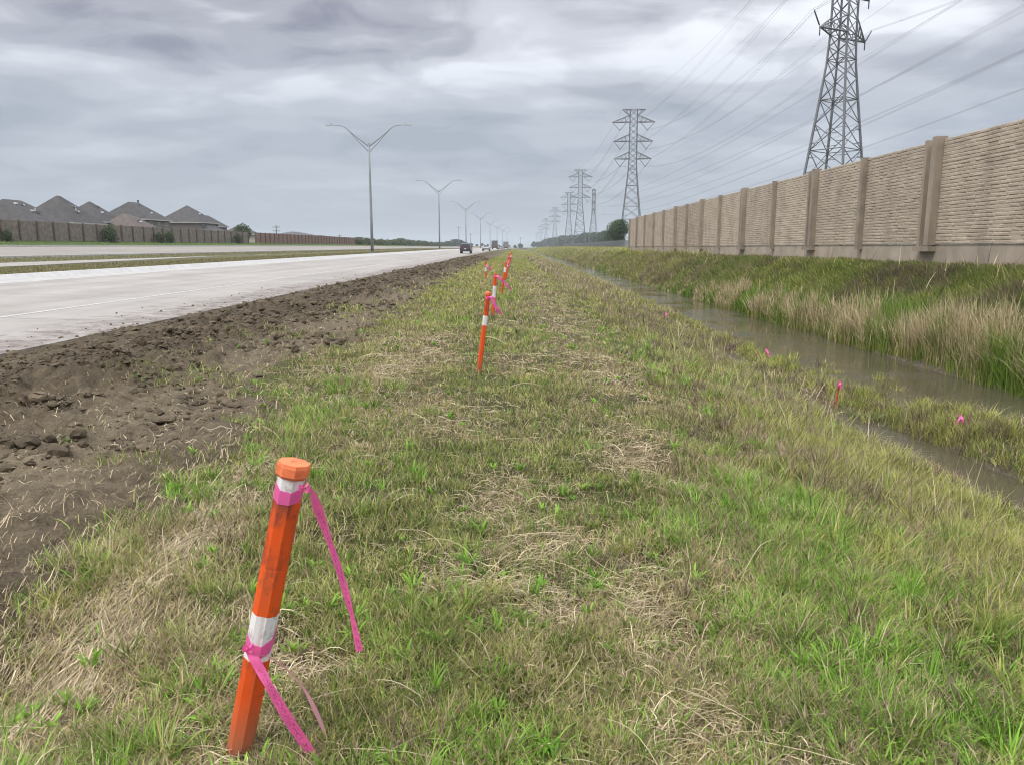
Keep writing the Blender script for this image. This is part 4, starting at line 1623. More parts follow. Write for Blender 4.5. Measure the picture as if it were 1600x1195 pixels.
# ---------------------------------------------------------------- utility poles
M_POLE = mat('pole_grey', (0.17, 0.16, 0.15), 0.8, var=0.15)
for (u, Y, top, arms, lab) in [(717, 520, 355, 1, 'tall thin utility pole left of the third lamp'), (735.5, 640, 366, 1, 'shorter thin utility pole between third and fourth lamps'), (432, 250, 353, 2, 'utility pole with small crossarms above the red fence'),
                               (531, 420, 367, 1, 'tiny utility pole between the far roofs'), (813, 900, 371, 2, 'distant utility pole at the vanishing point of the road')]:
    X = X_at(u, Y)
    z0 = float(height(X, Y, False))
    L_ = (387 - top) / 1218 * Y + EYE - z0
    o = empty('utility_pole', (X, Y, z0), lab, 'utility pole', 'utility poles on the skyline')
    mb_ = MB()
    mb_.tube([(0, 0, -0.3), (0, 0, L_)], [0.26, 0.16], 7)
    mb_.build('pole', M_POLE, o)
    for a in range(arms):
        mb_ = MB()
        mb_.box((0, 0.15, L_ - 0.6 - a * 1.2), (2.4, 0.14, 0.16))
        for s_ in (-1, -0.4, 0.4, 1):
            mb_.tube([(s_ * 1.05, 0.15, L_ - 0.5 - a * 1.2), (s_ * 1.05, 0.15, L_ - 0.25 - a * 1.2)], 0.06, 5)
        mb_.build('crossarm', M_POLE, o)

# ---------------------------------------------------------------- vehicles
M_RUB = mat('tyre_rubber', (0.025, 0.025, 0.026), 0.8, var=0.1)
M_RIM = mat('wheel_rim', (0.35, 0.35, 0.36), 0.3, metal=0.7, var=0.05)
M_CGL = mat('car_glass', (0.02, 0.024, 0.028), 0.06, var=0.05)
M_TL = mat('tail_lamp', (0.35, 0.02, 0.02), 0.3, var=0.05)
M_HL = mat('head_lamp', (0.7, 0.7, 0.7), 0.15, var=0.05)
M_PLATE = mat('number_plate', (0.6, 0.6, 0.6), 0.5, var=0.03)
M_BUMP = mat('bumper_plastic', (0.04, 0.04, 0.042), 0.6, var=0.05)


def car(kind, x, y, paint, label, rz=0.0, away=True):
    z = float(road_z(x, y)) + 0.005
    o = empty({'suv': 'suv', 'sedan': 'car', 'pickup': 'pickup_truck'}[kind], (x, y, z), label, 'car', 'vehicles on the near carriageway', rz)
    W = 1.86
    # side profile (y, z), front = +y
    if kind == 'suv':
        prof = [(-2.3, 0.42), (-2.36, 0.75), (-2.3, 1.08), (-2.12, 1.62), (-1.8, 1.74), (0.1, 1.74), (0.95, 1.20), (2.1, 1.05), (2.34, 0.8), (2.34, 0.42)]
        belt = 1.08
    else:
        prof = [(-2.3, 0.38), (-2.36, 0.65), (-2.3, 0.95), (-1.75, 1.02), (-1.0, 1.42), (0.2, 1.44), (1.05, 0.98), (2.1, 0.82), (2.34, 0.62), (2.34, 0.38)]
        belt = 0.95
    mb_ = MB()
    n = len(prof)
    rows = []
    for fx_, in_ in ((-1, 0.06), (-1, 0), (1, 0), (1, 0.06)):
        for (yy_, zz_) in prof:
            nar = 0.0
            if zz_ > belt + 0.02:
                nar = 0.20 * (zz_ - belt) / 0.6
            hx = W / 2 - nar
            if in_:
                yv = yy_ * 0.99
                hx = hx - 0.06
                zv = zz_ + (0.0)
            else:
                yv, zv = yy_, zz_ - (0.03 if zz_ > 1.3 else 0)
            rows.append((fx_ * hx, yv, zv))
    # order: left edge inner, left outer, right outer, right inner -> reorder for skin
    A = rows[0:n]; B = rows[n:2 * n]; Cc = rows[2 * n:3 * n]; D = rows[3 * n:]
    vs = B + A + D + Cc
    fs = []
    for r_ in range(3):
        for j in range(n - 1):
            fs.append((r_ * n + j, r_ * n + j + 1, (r_ + 1) * n + j + 1, (r_ + 1) * n + j))
    fs.append(tuple(range(n))[::-1])
    fs.append(tuple(3 * n + j for j in range(n)))
    fs.append((0, n, 2 * n, 3 * n, 4 * n - 1, 3 * n - 1, 2 * n - 1, n - 1))
    mb_.add(vs, fs, False)
    mb_.build('body', paint, o)
    # glass
    g = MB()
    top = prof[4][1] if kind == 'suv' else prof[4][1]
    if kind == 'suv':
        g.add([(-0.76, -2.31, 1.13), (0.76, -2.31, 1.13), (0.66, -2.15, 1.58), (-0.66, -2.15, 1.58)], [(0, 1, 2, 3)])
    else:
        g.add([(-0.74, -1.70, 1.065), (0.74, -1.70, 1.065), (0.62, -1.08, 1.40), (-0.62, -1.08, 1.40)], [(0, 1, 2, 3)])
    g.build('rear_window', M_CGL, o)
    g = MB()
    if kind == 'suv':
        g.add([(-0.72, 0.92, 1.25), (0.72, 0.92, 1.25), (0.64, 0.22, 1.70), (-0.64, 0.22, 1.70)], [(0, 3, 2, 1)])
    else:
        g.add([(-0.74, 1.02, 1.03), (0.74, 1.02, 1.03), (0.62, 0.28, 1.43), (-0.62, 0.28, 1.43)], [(0, 3, 2, 1)])
    g.build('windscreen', M_CGL, o)
    for s_ in (-1, 1):
        g = MB()
        b0, t0 = belt + 0.06, prof[4][1] - 0.12
        xb, xt = s_ * (W / 2 + 0.012 - 0.02), s_ * (W / 2 + 0.012 - 0.20 * (t0 - belt) / 0.6)
        y0_, y1_ = (-2.0, 0.75) if kind == 'suv' else (-1.45, 0.72)
        y2_, y3_ = (-1.85, 0.1) if kind == 'suv' else (-0.95, 0.15)
        g.add([(xb, y0_, b0), (xb, y1_, b0), (xt, y3_, t0), (xt, y2_, t0)], [(0, 1, 2, 3)])
        g.build('side_window', M_CGL, o)
        for yy_ in (-1.42, 1.42):
            wb = MB()
            wb.tube([(s_ * 0.70, yy_, 0.34), (s_ * 0.94, yy_, 0.34)], 0.345, 16)
            w_ = wb.build('wheel', M_RUB, o)
            rb = MB()
            rb.tube([(s_ * 0.93, yy_, 0.34), (s_ * 0.955, yy_, 0.34)], 0.22, 12)
            rb.build('rim', M_RIM, w_)
        lb = MB()
        zl = 1.0 if kind == 'suv' else 0.78
        lb.box((s_ * 0.80, -2.345, zl), (0.2, 0.08, 0.24 if kind == 'suv' else 0.15))
        lb.build('tail_lamp', M_TL, o)
        hb = MB()
        hb.box((s_ * 0.70, 2.30, 0.72), (0.36, 0.12, 0.15))
        hb.build('headlight', M_HL, o)
        mrb = MB()
        mrb.box((s_ * 1.02, 0.72, belt + 0.08), (0.2, 0.1, 0.14))
        mrb.build('wing_mirror', paint, o)
    bb = MB()
    bb.box((0, -2.36, 0.48), (1.74, 0.14, 0.26))
    bb.build('rear_bumper', M_BUMP, o)
    bb = MB()
    bb.box((0, 2.34, 0.46), (1.70, 0.12, 0.24))
    bb.build('front_bumper', M_BUMP, o)
    pb = MB()
    pb.box((0, -2.375 if kind == 'suv' else -2.36, 0.80), (0.32, 0.03, 0.16))
    pb.build('number_plate', M_PLATE, o)
    return o


def paint(name, c):
    m = mat(name, c, 0.25, metal=0.3, var=0.03)
    m.node_tree.nodes['Principled BSDF'].inputs['Coat Weight'].default_value = 0.5
    return m


P_MAR = paint('dark_plum_paint', (0.060, 0.045, 0.055))
P_WHT = paint('white_paint', (0.68, 0.68, 0.67))
P_SIL = paint('silver_paint', (0.40, 0.41, 0.43))
P_DRK = paint('dark_grey_paint', (0.05, 0.05, 0.055))
car('suv', -9.35, 136, P_MAR, 'dark plum SUV driving away, nearest vehicle on the road')
car('sedan', -7.75 + float(bend(194)) - .6, 194, P_WHT, 'white car on the road, nearest to the dark SUV')
car('sedan', -29 / 1218 * 320 - .4, 320, P_SIL, 'silver car between the two distant trucks')
car('suv', -16 / 1218 * 520, 520, P_WHT, 'tiny white SUV beyond the trucks')
car('suv', -6.5 / 1218 * 600, 600, P_DRK, 'tiny dark SUV at the far end of the road')


def truck(x, y, boxm, cabm, label):
    z = float(road_z(x, y)) + 0.005
    o = empty('box_truck', (x, y, z), label, 'truck', 'distant trucks on the road')
    mb_ = MB(); mb_.box((0, -1.0, 2.35), (2.5, 7.0, 2.7)); mb_.build('cargo_box', boxm, o)
    mb_ = MB(); mb_.box((0, 3.7, 1.75), (2.2, 2.0, 2.1), taper=0.9); mb_.build('cab', cabm, o)
    mb_ = MB(); mb_.box((0, 4.68, 2.15), (1.8, 0.1, 0.8)); mb_.build('windscreen', M_CGL, o)
    mb_ = MB(); mb_.box((0, 0, 0.8), (1.0, 8.6, 0.3)); mb_.build('chassis', M_BUMP, o)
    mb_ = MB(); mb_.box((0, -4.55, 0.62), (2.3, 0.14, 0.2)); mb_.build('rear_bumper', M_BUMP, o)
    for s_ in (-1, 1):
        for yy_ in (-3.0, -1.9, 3.5):
            wb = MB(); wb.tube([(s_ * 0.85, yy_, 0.5), (s_ * 1.2, yy_, 0.5)], 0.5, 14); wb.build('wheel', M_RUB, o)
        lb = MB(); lb.box((s_ * 1.0, -4.56, 0.95), (0.25, 0.1, 0.2)); lb.build('tail_lamp', M_TL, o)
    return o


M_DBOX = mat('dark_truck_box', (0.11, 0.10, 0.10), 0.6, var=0.1)
M_GBOX = mat('grey_truck_box', (0.20, 0.19, 0.19), 0.6, var=0.1)
truck(-39 / 1218 * 345, 345, M_DBOX, P_DRK, 'dark box truck just beyond the white car')
truck(-21.5 / 1218 * 400, 400, M_GBOX, P_WHT, 'grey box truck farther down the road, right of the dark one')


# ---------------------------------------------------------------- blades and stems
def build_blades(name, Cn, side, wid, col, m, tipdark=None):
    """Cn (N,S+1,3) centre lines, side (N,3), wid (N,S+1) with wid[:, -1] ignored, col (N,3) or (N,S+1,3)"""
    N, S1, _ = Cn.shape
    S = S1 - 1
    A = Cn[:, :S] - side[:, None, :] * wid[:, :S, None] * 0.5
    B = Cn[:, :S] + side[:, None, :] * wid[:, :S, None] * 0.5
    tip = Cn[:, S:]
    V_ = np.concatenate([np.stack([A, B], 2).reshape(N, 2 * S, 3), tip], 1)
    nv = 2 * S + 1
    lp = []
    tot_ = []
    for k in range(S - 1):
        lp += [2 * k, 2 * k + 1, 2 * k + 3, 2 * k + 2]
        tot_.append(4)
    lp += [2 * S - 2, 2 * S - 1, 2 * S]
    tot_.append(3)
    lp = np.array(lp)
    loops = (np.arange(N)[:, None] * nv + lp[None]).ravel()
    tot = np.tile(np.array(tot_), N)
    starts = np.concatenate([[0], np.cumsum(tot)[:-1]])
    if col.ndim == 2:
        C_ = np.repeat(col, nv, axis=0)
    else:
        C_ = np.concatenate([np.repeat(col[:, :S], 2, axis=1), col[:, S:]], 1).reshape(-1, 3)
    me_ = np_mesh(name, V_.reshape(-1, 3), loops, starts, tot, m, C_)
    return link(name, me_)


def upright(r_, x, y, h, w, lean, col, segs=3, azm=None, z=None, droop=1.6):
    """curved blades rooted at x, y"""
    N = len(x)
    az_ = r_.random(N) * 6.283 if azm is None else azm
    if z is None:
        z = height(x, y) - 0.012
    tt = np.linspace(0, 1, segs + 1)[None]
    L = (lean * h)[:, None]
    hx = L * tt ** droop
    vz = h[:, None] * tt * np.sqrt(np.clip(1 - (lean[:, None] * 0.85 * tt) ** 2, 0.08, 1))
    C_ = np.stack([x[:, None] + np.cos(az_)[:, None] * hx, y[:, None] + np.sin(az_)[:, None] * hx, z[:, None] + vz], 2)
    sa = az_ + np.pi / 2 + r_.normal(size=N) * 0.5
    side = np.stack([np.cos(sa), np.sin(sa), np.zeros(N)], 1)
    W = w[:, None] * (1 - 0.75 * tt ** 1.5)
    return C_, side, W


def lying(r_, x, y, L, w, azm, lift, curl, z=None, segs=4):
    """stems lying on the ground; azimuth azm, curl bends them"""
    N = len(x)
    tt = np.linspace(0, 1, segs + 1)
    px_ = [x - np.cos(azm) * L * 0.5]
    py_ = [y - np.sin(azm) * L * 0.5]
    for k in range(segs):
        a = azm + curl * (tt[k] - 0.5)
        px_.append(px_[-1] + np.cos(a) * L / segs)
        py_.append(py_[-1] + np.sin(a) * L / segs)
    X = np.stack(px_, 1)
    Y = np.stack(py_, 1)
    base = height(X.ravel(), Y.ravel()).reshape(X.shape)
    e0 = r_.normal(size=N) * 0.5 + 0.5
    arch = np.sin(np.pi * tt)[None] * lift[:, None] + (lift * e0)[:, None] * tt[None] * 0.8
    Z = base + 0.008 + np.clip(arch, -0.004, None) + (r_.random(N) * lift * 0.6)[:, None]
    C_ = np.stack([X, Y, Z], 2)
    tilt = r_.normal(size=N) * 0.5
    sa = azm + np.pi / 2
    side = np.stack([np.cos(sa) * np.cos(tilt), np.sin(sa) * np.cos(tilt), np.sin(tilt)], 1)
    W = w[:, None] * (1 - 0.4 * tt[None] ** 2)
    return C_, side, W


def sample(r_, n, r0, r1, a=0.86, power=1.0):
    """points in a fan round the camera, density falling with distance"""
    u = r_.random(n)
    if power == 1.0:
        rad = r0 * (r1 / r0) ** u
    else:
        e = 1 - power
        rad = (r0 ** e + u * (r1 ** e - r0 ** e)) ** (1 / e)
    th = (r_.random(n) * 2 - 1) * a
    return rad * np.sin(th), rad * np.cos(th), rad


def pick(r_, a, b_, n, jit=0.15):
    k = r_.random(n)[:, None]
    c_ = np.array(a) * (1 - k) + np.array(b_) * k
    return c_ * (1 + (r_.random(n)[:, None] - 0.5) * 2 * jit)


G_OLIVE = ((0.16, 0.190, 0.035), (0.40, 0.41, 0.12))
G_GREEN = ((0.08, 0.15, 0.018), (0.24, 0.35, 0.055))
G_BRIGHT = ((0.12, 0.27, 0.020), (0.30, 0.52, 0.07))
G_YEL = ((0.25, 0.29, 0.055), (0.50, 0.49, 0.15))
TAN = ((0.40, 0.32, 0.18), (0.66, 0.56, 0.36))
TANB = ((0.26, 0.20, 0.11), (0.52, 0.42, 0.25))
BRN = ((0.13, 0.085, 0.060), (0.25, 0.18, 0.13))
PURP = ((0.16, 0.11, 0.09), (0.30, 0.22, 0.18))


def wscale(w0, rad, k=0.0010):
    return np.maximum(w0, k * rad)


def sel(mask, *arrs):
    return [a[mask] for a in arrs]


# 1. short verge grass -------------------------------------------------
r_ = np.random.default_rng(101)
N = 1000000
x, y, rad = sample(r_, N, 1.5, 75, power=1.15)
ok = (x > -6.6) & (x < 5.6)
x, y, rad = sel(ok, x, y, rad)
d, st, lu, br, ye = strip_edge_masks(x, y)
thin = fbm(x, y, 3.2, 4, 61.0)
gap = fbm(x, y, 9.0, 2, 66.0)
keep = (1 - d) * (1 - 0.62 * st) * (0.5 + 0.9 * sstep(0.3, 0.6, thin)) * (0.5 + 0.7 * sstep(0.35, 0.6, gap))
rutk = np.exp(-((x - 4.2) / 0.42) ** 2) * sstep(5, 7, y) * (1 - sstep(15, 19, y))
keep = keep * (1 - 0.85 * rutk)
keep = np.maximum(keep, d * 0.28 * sstep(0.55, 0.72, fbm(x, y, 1.4, 3, 64.0)) * (x > -4.4))
ok = (r_.random(len(x)) < keep) & (height(x, y, False) > WATER_Z + 0.02)
x, y, rad, st, lu, br, ye, thin, d = sel(ok, x, y, rad, st, lu, br, ye, thin, d)
n = len(x)
h = (0.035 + 0.035 * r_.random(n)) * (1 + 0.9 * lu + 0.8 * ye + 0.5 * sstep(1.5, 2.6, x) * (1 - 0.5 * st)) * (0.7 + 0.7 * thin)
h = h * (1 + 0.02 * np.clip(rad - 5, 0, 40))
w = wscale(0.0032 + 0.0032 * r_.random(n), rad, 0.00085)
lean = np.clip(0.35 + 0.6 * r_.random(n), 0, 0.97)
col = pick(r_, *G_OLIVE, n)
gg = pick(r_, *G_GREEN, n)
gb = pick(r_, *G_BRIGHT, n)
gy = pick(r_, *G_YEL, n)
gt = pick(r_, *TANB, n)
rr_ = r_.random(n)
mixg = sstep(0.38, 0.62, fbm(x, y, 0.9, 4, 41.0))
col = np.where((rr_ < 0.22 + 0.38 * mixg)[:, None], gg, col)
col = np.where((r_.random(n) < lu * 0.85)[:, None], gb, col)
col = np.where((r_.random(n) < ye * 0.6 + 0.45 * sstep(6, 25, y))[:, None], gy, col)
col = np.where((r_.random(n) < 0.20 + 0.35 * st + 0.4 * br + 0.25 * (1 - lu) * sstep(0.45, 0.65, fbm(x, y, 1.6, 3, 43.0)))[:, None], gt, col)
col = col * (0.62 + 0.75 * fbm(x, y, 6.0, 3, 231.0))[:, None] * (0.62 + 0.76 * r_.random(n))[:, None]
C_, side, W = upright(r_, x, y, h, w, lean, col)
o = build_blades('verge_grass', C_, side, W, col, M_GRASS)
prop(o, 'short patchy mown grass covering the verge between soil and ditch', 'grass', kind='stuff')

# 2. taller lush tufts ---------------------------------------------------
r_ = np.random.default_rng(202)
N = 9000
x0, y0, rad0 = sample(r_, N, 1.5, 60, power=1.1)
d, st, lu, br, ye = strip_edge_masks(x0, y0)
right = sstep(0.9, 1.8, x0 - 0.05 * y0) * (1 - sstep(3.6, 4.6, x0))
keep = np.clip(0.9 * lu + 0.55 * right + 0.5 * ye + 0.04, 0, 1) * (1 - d) * (1 - 0.6 * st)
ok = (r_.random(N) < keep) & (x0 < 5.2) & (x0 > -3.2) & (height(x0, y0, False) > WATER_Z + 0.03)
x0, y0, rad0, lu0, right0, ye0, br0 = sel(ok, x0, y0, rad0, lu, right, ye, br)
nb_ = 26
T_ = len(x0)
idx = np.repeat(np.arange(T_), nb_)
n = len(idx)
spread = (0.015 + 0.035 * r_.random(T_))[idx] * (1 + 0.03 * rad0[idx])
ang = r_.random(n) * 6.283
rr_ = np.sqrt(r_.random(n)) * spread
x, y = x0[idx] + np.cos(ang) * rr_, y0[idx] + np.sin(ang) * rr_
hs = (0.06 + 0.08 * r_.random(T_) + 0.05 * lu0 + 0.14 * right0 * r_.random(T_) ** 2 + 0.05 * ye0)
h = hs[idx] * (0.6 + 0.5 * r_.random(n))
lean = np.clip(0.3 + 0.7 * r_.random(n), 0, 0.99)
w = wscale(0.0035 + 0.0035 * r_.random(n), rad0[idx], 0.0010)
tb = pick(r_, *G_BRIGHT, T_, 0.1)
tg = pick(r_, *G_GREEN, T_, 0.1)
ty = pick(r_, *G_YEL, T_, 0.1)
tt_ = pick(r_, *BRN, T_, 0.1)
tc_ = np.where((r_.random(T_) < 0.25 + 0.6 * lu0)[:, None], tb, tg)
tc_ = np.where((r_.random(T_) < 0.55 * ye0 + 0.25 * right0)[:, None], ty, tc_)
tc_ = np.where((r_.random(T_) < 0.55 * br0)[:, None], tt_, tc_)
col = tc_[idx] * (0.6 + 0.75 * r_.random(n))[:, None]
strawy = pick(r_, *TAN, n)
col = np.where((r_.random(n) < 0.10)[:, None], strawy, col)
C_, side, W = upright(r_, x, y, h, w, lean, col, azm=ang + r_.normal(size=n) * 1.1)
o = build_blades('grass_tufts', C_, side, W, col, M_GRASS)
prop(o, 'lush bright green grass tufts thickest towards the ditch', 'grass', kind='stuff')

# 2b. small broad-leaved weeds --------------------------------------
r_ = np.random.default_rng(252)
N = 2600
x0, y0, rad0 = sample(r_, N, 1.5, 16, power=1.2)
d, st, lu, br, ye = strip_edge_masks(x0, y0)
ok = (r_.random(N) < (0.10 + 0.5 * lu + 0.6 * sstep(0.55, 0.68, fbm(x0, y0, 1.1, 3, 221.0))) * (1 - d * 0.8)) & (x0 < 3.6) & (x0 > -4)
x0, y0, rad0 = sel(ok, x0, y0, rad0)
T_ = len(x0)
nb_ = 11
idx = np.repeat(np.arange(T_), nb_)
n = len(idx)
ang = r_.random(n) * 6.283
rr_ = r_.random(n) * 0.025
h = (0.025 + 0.05 * r_.random(T_))[idx] * (0.6 + 0.6 * r_.random(n))
tc_ = np.where((r_.random(T_) < 0.6)[:, None], pick(r_, *G_BRIGHT, T_), pick(r_, *G_GREEN, T_))
col = tc_[idx] * (0.8 + 0.4 * r_.random(n))[:, None]
x, y = x0[idx] + np.cos(ang) * rr_, y0[idx] + np.sin(ang) * rr_
C_, side, W = upright(r_, x, y, h, np.ones(n), np.clip(0.5 + 0.5 * r_.random(n), 0, 0.98), col, 4, azm=ang, z=height(x, y) + 0.015)
W = (0.006 + 0.007 * r_.random(n))[:, None] * np.array([0.35, 0.9, 1.0, 0.65, 0.0])[None] * np.maximum(1, 0.2 * rad0[idx])[:, None]
o = build_blades('broadleaf_weeds', C_, side, W, col, M_GRASS)
prop(o, 'small broad-leaved green weeds scattered through the verge grass', 'weeds', kind='stuff')

# 3. cut dry straw lying on the verge --------------------------------------
r_ = np.random.default_rng(303)
N = 360000
x, y, rad = sample(r_, N, 1.4, 60, power=1.15)
ok = (x > -6.8) & (x < 5)
x, y, rad = sel(ok, x, y, rad)
d, st, lu, br, ye = strip_edge_masks(x, y)
keep = (0.06 + 0.9 * st ** 1.4) * (1 - d) * (1 - 0.75 * lu) + 0.10 * d * (x > -4.4)
ok = (r_.random(len(x)) < keep) & (height(x, y, False) > WATER_Z + 0.03)
x, y, rad, st, d = sel(ok, x, y, rad, st, d)
n = len(x)
L = (0.04 + 0.11 * r_.random(n) ** 1.8) * (1 + 0.5 * st) * (1 + 0.03 * rad)
azf = fbm(x, y, 0.8, 3, 77.0) * 9.0
win = np.exp(-((x + 2.0) / 0.7) ** 2) * (y < 16)
win = np.maximum(win, ((x < -1.05) & (y < 4.2)) * 0.9)
azm = np.where(r_.random(n) < win * 0.85, np.pi / 2 + 0.15 + r_.normal(size=n) * 0.28, azf + r_.normal(size=n) * 0.8)
L = L * (1 + 0.8 * win) * (1 - 0.5 * d)
w = wscale(0.0022 + 0.0018 * r_.random(n), rad, 0.00075)
lift = 0.003 + 0.018 * r_.random(n) ** 2.5 * (1 + st)
lift = lift * (1 - 0.6 * win)
curl = r_.normal(size=n) * 0.7 * (1 - 0.65 * win)
C_, side, W = lying(r_, x, y, L, w, azm, lift, curl)
col = pick(r_, *TAN, n, 0.12)
cb = pick(r_, *TANB, n, 0.15)
col = np.where((r_.random(n) < 0.5)[:, None], cb, col) * (0.6 + 0.7 * r_.random(n))[:, None]
o = build_blades('cut_straw', C_, side, W, col, M_STRAW)
prop(o, 'dry tan cut straw lying in mats over the verge', 'straw', kind='stuff')

# 4. single long stalks ------------------------------------------------------
r_ = np.random.default_rng(404)
N = 420
x, y, rad = sample(r_, N, 1.6, 22, 0.7, 1.0)
ok = (x > -2.7) & (x < 3.6)
x, y, rad = sel(ok, x, y, rad)
n = len(x)
L = 0.22 + 0.45 * r_.random(n)
azm = r_.random(n) * 6.283
C_, side, W = lying(r_, x, y, L, wscale(np.full(n, 0.0027), rad, 0.0009), azm, 0.01 + 0.05 * r_.random(n) ** 2, r_.normal(size=n) * 0.7, segs=7)
col = pick(r_, (0.42, 0.36, 0.20), (0.60, 0.52, 0.34), n, 0.1)
o = build_blades('loose_stalks', C_, side, W, col, M_STRAW)
prop(o, 'long pale loose grass stalks strewn over the foreground', 'straw', kind='stuff')

# 5. ditch-side weeds (brown, olive) -------------------------------------------
r_ = np.random.default_rng(505)
N = 42000
x0 = 2.0 + 3.9 * r_.random(N) ** 0.9
y0 = 2.0 * (110 / 2.0) ** r_.random(N)
x0 = x0 + (y0 > 22) * (-0.9) * r_.random(N)
d, st, lu, br, ye = strip_edge_masks(x0, y0)
zz = height(x0, y0)
keep = (1 - 0.6 * sstep(3.7, 4.2, x0) * (1 - sstep(8.5, 10.5, y0))) * np.clip(0.35 + 0.6 * br + 0.3 * ye, 0, 1) * sstep(1.9, 3.0, x0 + 0.01 * y0) * sstep(0.34, 0.5, fbm(x0, y0, 0.8, 3, 123.0))
rutm = np.exp(-((x0 - 4.25) / 0.33) ** 2) * (y0 < 16)
rutm = np.exp(-((x0 - 4.25) / 0.42) ** 2) * (y0 < 17)
ok = (r_.random(N) < keep * (1 - 0.92 * rutm)) & (zz > WATER_Z + 0.015)
x0, y0, br0, ye0, lu0, zz = sel(ok, x0, y0, br, ye, lu, zz)
T_ = len(x0)
nb_ = 12
idx = np.repeat(np.arange(T_), nb_)
n = len(idx)
rad = np.hypot(x0, y0)[idx]
sp = 0.05 * (1 + 0.04 * rad)
x = x0[idx] + r_.normal(size=n) * sp
y = y0[idx] + r_.normal(size=n) * sp
far = sstep(18, 40, y0)
hs = 0.11 + 0.14 * r_.random(T_) + 0.26 * far * r_.random(T_)
h = hs[idx] * (0.5 + 0.6 * r_.random(n))
w = wscale(0.003 + 0.003 * r_.random(n), rad, 0.0009)
lean = np.clip(0.2 + 0.7 * r_.random(n), 0, 0.95)
tcol = np.where((r_.random(T_) < 0.25 + 0.6 * br0)[:, None], pick(r_, *PURP, T_), pick(r_, *G_OLIVE, T_))
tcol = np.where((r_.random(T_) < 0.5 * ye0 + 0.12 * lu0 + 0.10)[:, None], pick(r_, *G_YEL, T_), tcol)
tcol = np.where((r_.random(T_) < 0.30 * far + .04)[:, None], pick(r_, *TAN, T_), tcol)
col = tcol[idx] * (0.75 + 0.5 * r_.random(n))[:, None]
C_, side, W = upright(r_, x, y, h, w, lean, col, z=height(x, y) - 0.01)
o = build_blades('ditch_weeds', C_, side, W, col, M_GRASS)
prop(o, 'brown and olive weeds on the near ditch slope and shore', 'weeds', kind='stuff')

# 6. grass on the far bank ---------------------------------------------------
r_ = np.random.default_rng(606)
N = 60000
x0 = 8.1 + 3.5 * r_.random(N)
y0 = 8.0 * (240 / 8.0) ** (r_.random(N) ** 1.1)
T_ = N
nb_ = 9
idx = np.repeat(np.arange(T_), nb_)
n = len(idx)
rad = np.hypot(x0, y0)[idx]
x = x0[idx] + r_.normal(size=n) * 0.05 * (1 + .02 * rad)
x = np.minimum(x, np.where(y < 0, 11, 11.42)) if False else np.minimum(x, 11.40)
y = y0[idx] + r_.normal(size=n) * 0.05 * (1 + .05 * rad)
cl_ = fbm(x0, y0, 0.55, 4, 131.0)
hs = 0.16 + 0.22 * r_.random(T_) + 0.18 * sstep(0.45, 0.7, cl_)
hs = hs * (1 - 0.55 * sstep(10.3, 11.2, x0))
h = hs[idx] * (0.55 + 0.6 * r_.random(n))
w = wscale(0.005 + 0.006 * r_.random(n), rad, 0.00085)
lean = np.clip(0.25 + 0.7 * r_.random(n), 0, 0.97)
az_ = np.where(r_.random(n) < 0.6, np.pi + r_.normal(size=n) * 0.8, r_.random(n) * 6.283)
tcol = pick(r_, (0.11, 0.165, 0.032), (0.27, 0.32, 0.08), T_)
tcol = np.where((r_.random(T_) < 0.35 * sstep(0.45, 0.62, fbm(x0, y0, 0.35, 4, 141.0)))[:, None], pick(r_, *G_YEL, T_), tcol)
tcol = np.where((r_.random(T_) < 0.45 * sstep(0.52, 0.66, fbm(x0, y0, 0.6, 3, 151.0)) + 0.05)[:, None], pick(r_, *PURP, T_), tcol)
tcol = np.where((r_.random(T_) < 0.05 + 0.35 * sstep(25, 60, y0) + 0.35 * sstep(10.9, 11.4, x0))[:, None], pick(r_, *TANB, T_), tcol)
col = tcol[idx] * (0.75 + 0.5 * r_.random(n))[:, None]
C_, side, W = upright(r_, x, y, h, w, lean, col, azm=az_, z=height(x, y) - 0.02)
o = build_blades('bank_grass', C_, side, W, col, M_GRASS)
prop(o, 'thick uncut grass covering the far bank below the stone wall', 'grass', kind='stuff')

# 7. reeds by the water on the far side ------------------------------------------
r_ = np.random.default_rng(707)
N = 2600
y0 = 8.5 * (100 / 8.5) ** (r_.random(N))
wline = 8.0
x0 = 7.95 + 0.62 * r_.random(N) ** 1.3
dens = 0.42 + 0.58 * sstep(0.42, 0.56, fbm(x0 * 0 + 2, y0, 0.55, 3, 161.0))
ok = (r_.random(N) < dens) & (height(x0, y0, False) > WATER_Z - 0.10)
x0, y0 = sel(ok, x0, y0)
T_ = len(x0)
nb_ = 30
idx = np.repeat(np.arange(T_), nb_)
n = len(idx)
rad = np.hypot(x0, y0)[idx]
x = x0[idx] + r_.normal(size=n) * 0.07
y = y0[idx] + r_.normal(size=n) * 0.09 * (1 + .02 * rad)
nearf = 1 - sstep(20, 45, y0)
hs = (0.30 + 0.62 * r_.random(T_) ** 1.3 * (0.5 + 0.8 * nearf)) * (0.55 + 0.45 * nearf)
h = hs[idx] * (0.6 + 0.5 * r_.random(n))
w = wscale(0.006 + 0.005 * r_.random(n), rad, 0.0008)
lean = np.clip(0.05 + 0.4 * r_.random(n) ** 1.5 + 0.5 * (r_.random(T_) ** 3)[idx], 0, 0.95)
tan_ = pick(r_, (0.38, 0.30, 0.175), (0.64, 0.53, 0.34), n)
grn_ = pick(r_, *G_YEL, n) * 0.7
isg = (r_.random(T_) < 0.25 + 0.6 * sstep(0.5, 0.6, fbm(x0, y0, 0.9, 3, 211.0)))[idx]
tt = np.linspace(0, 1, 4)[None, :, None]
colS = grn_[:, None, :] * (1 - sstep(0.2, 0.6, tt)) + tan_[:, None, :] * sstep(0.2, 0.6, tt)
colG = np.repeat(pick(r_, *G_GREEN, n)[:, None, :], 4, 1)
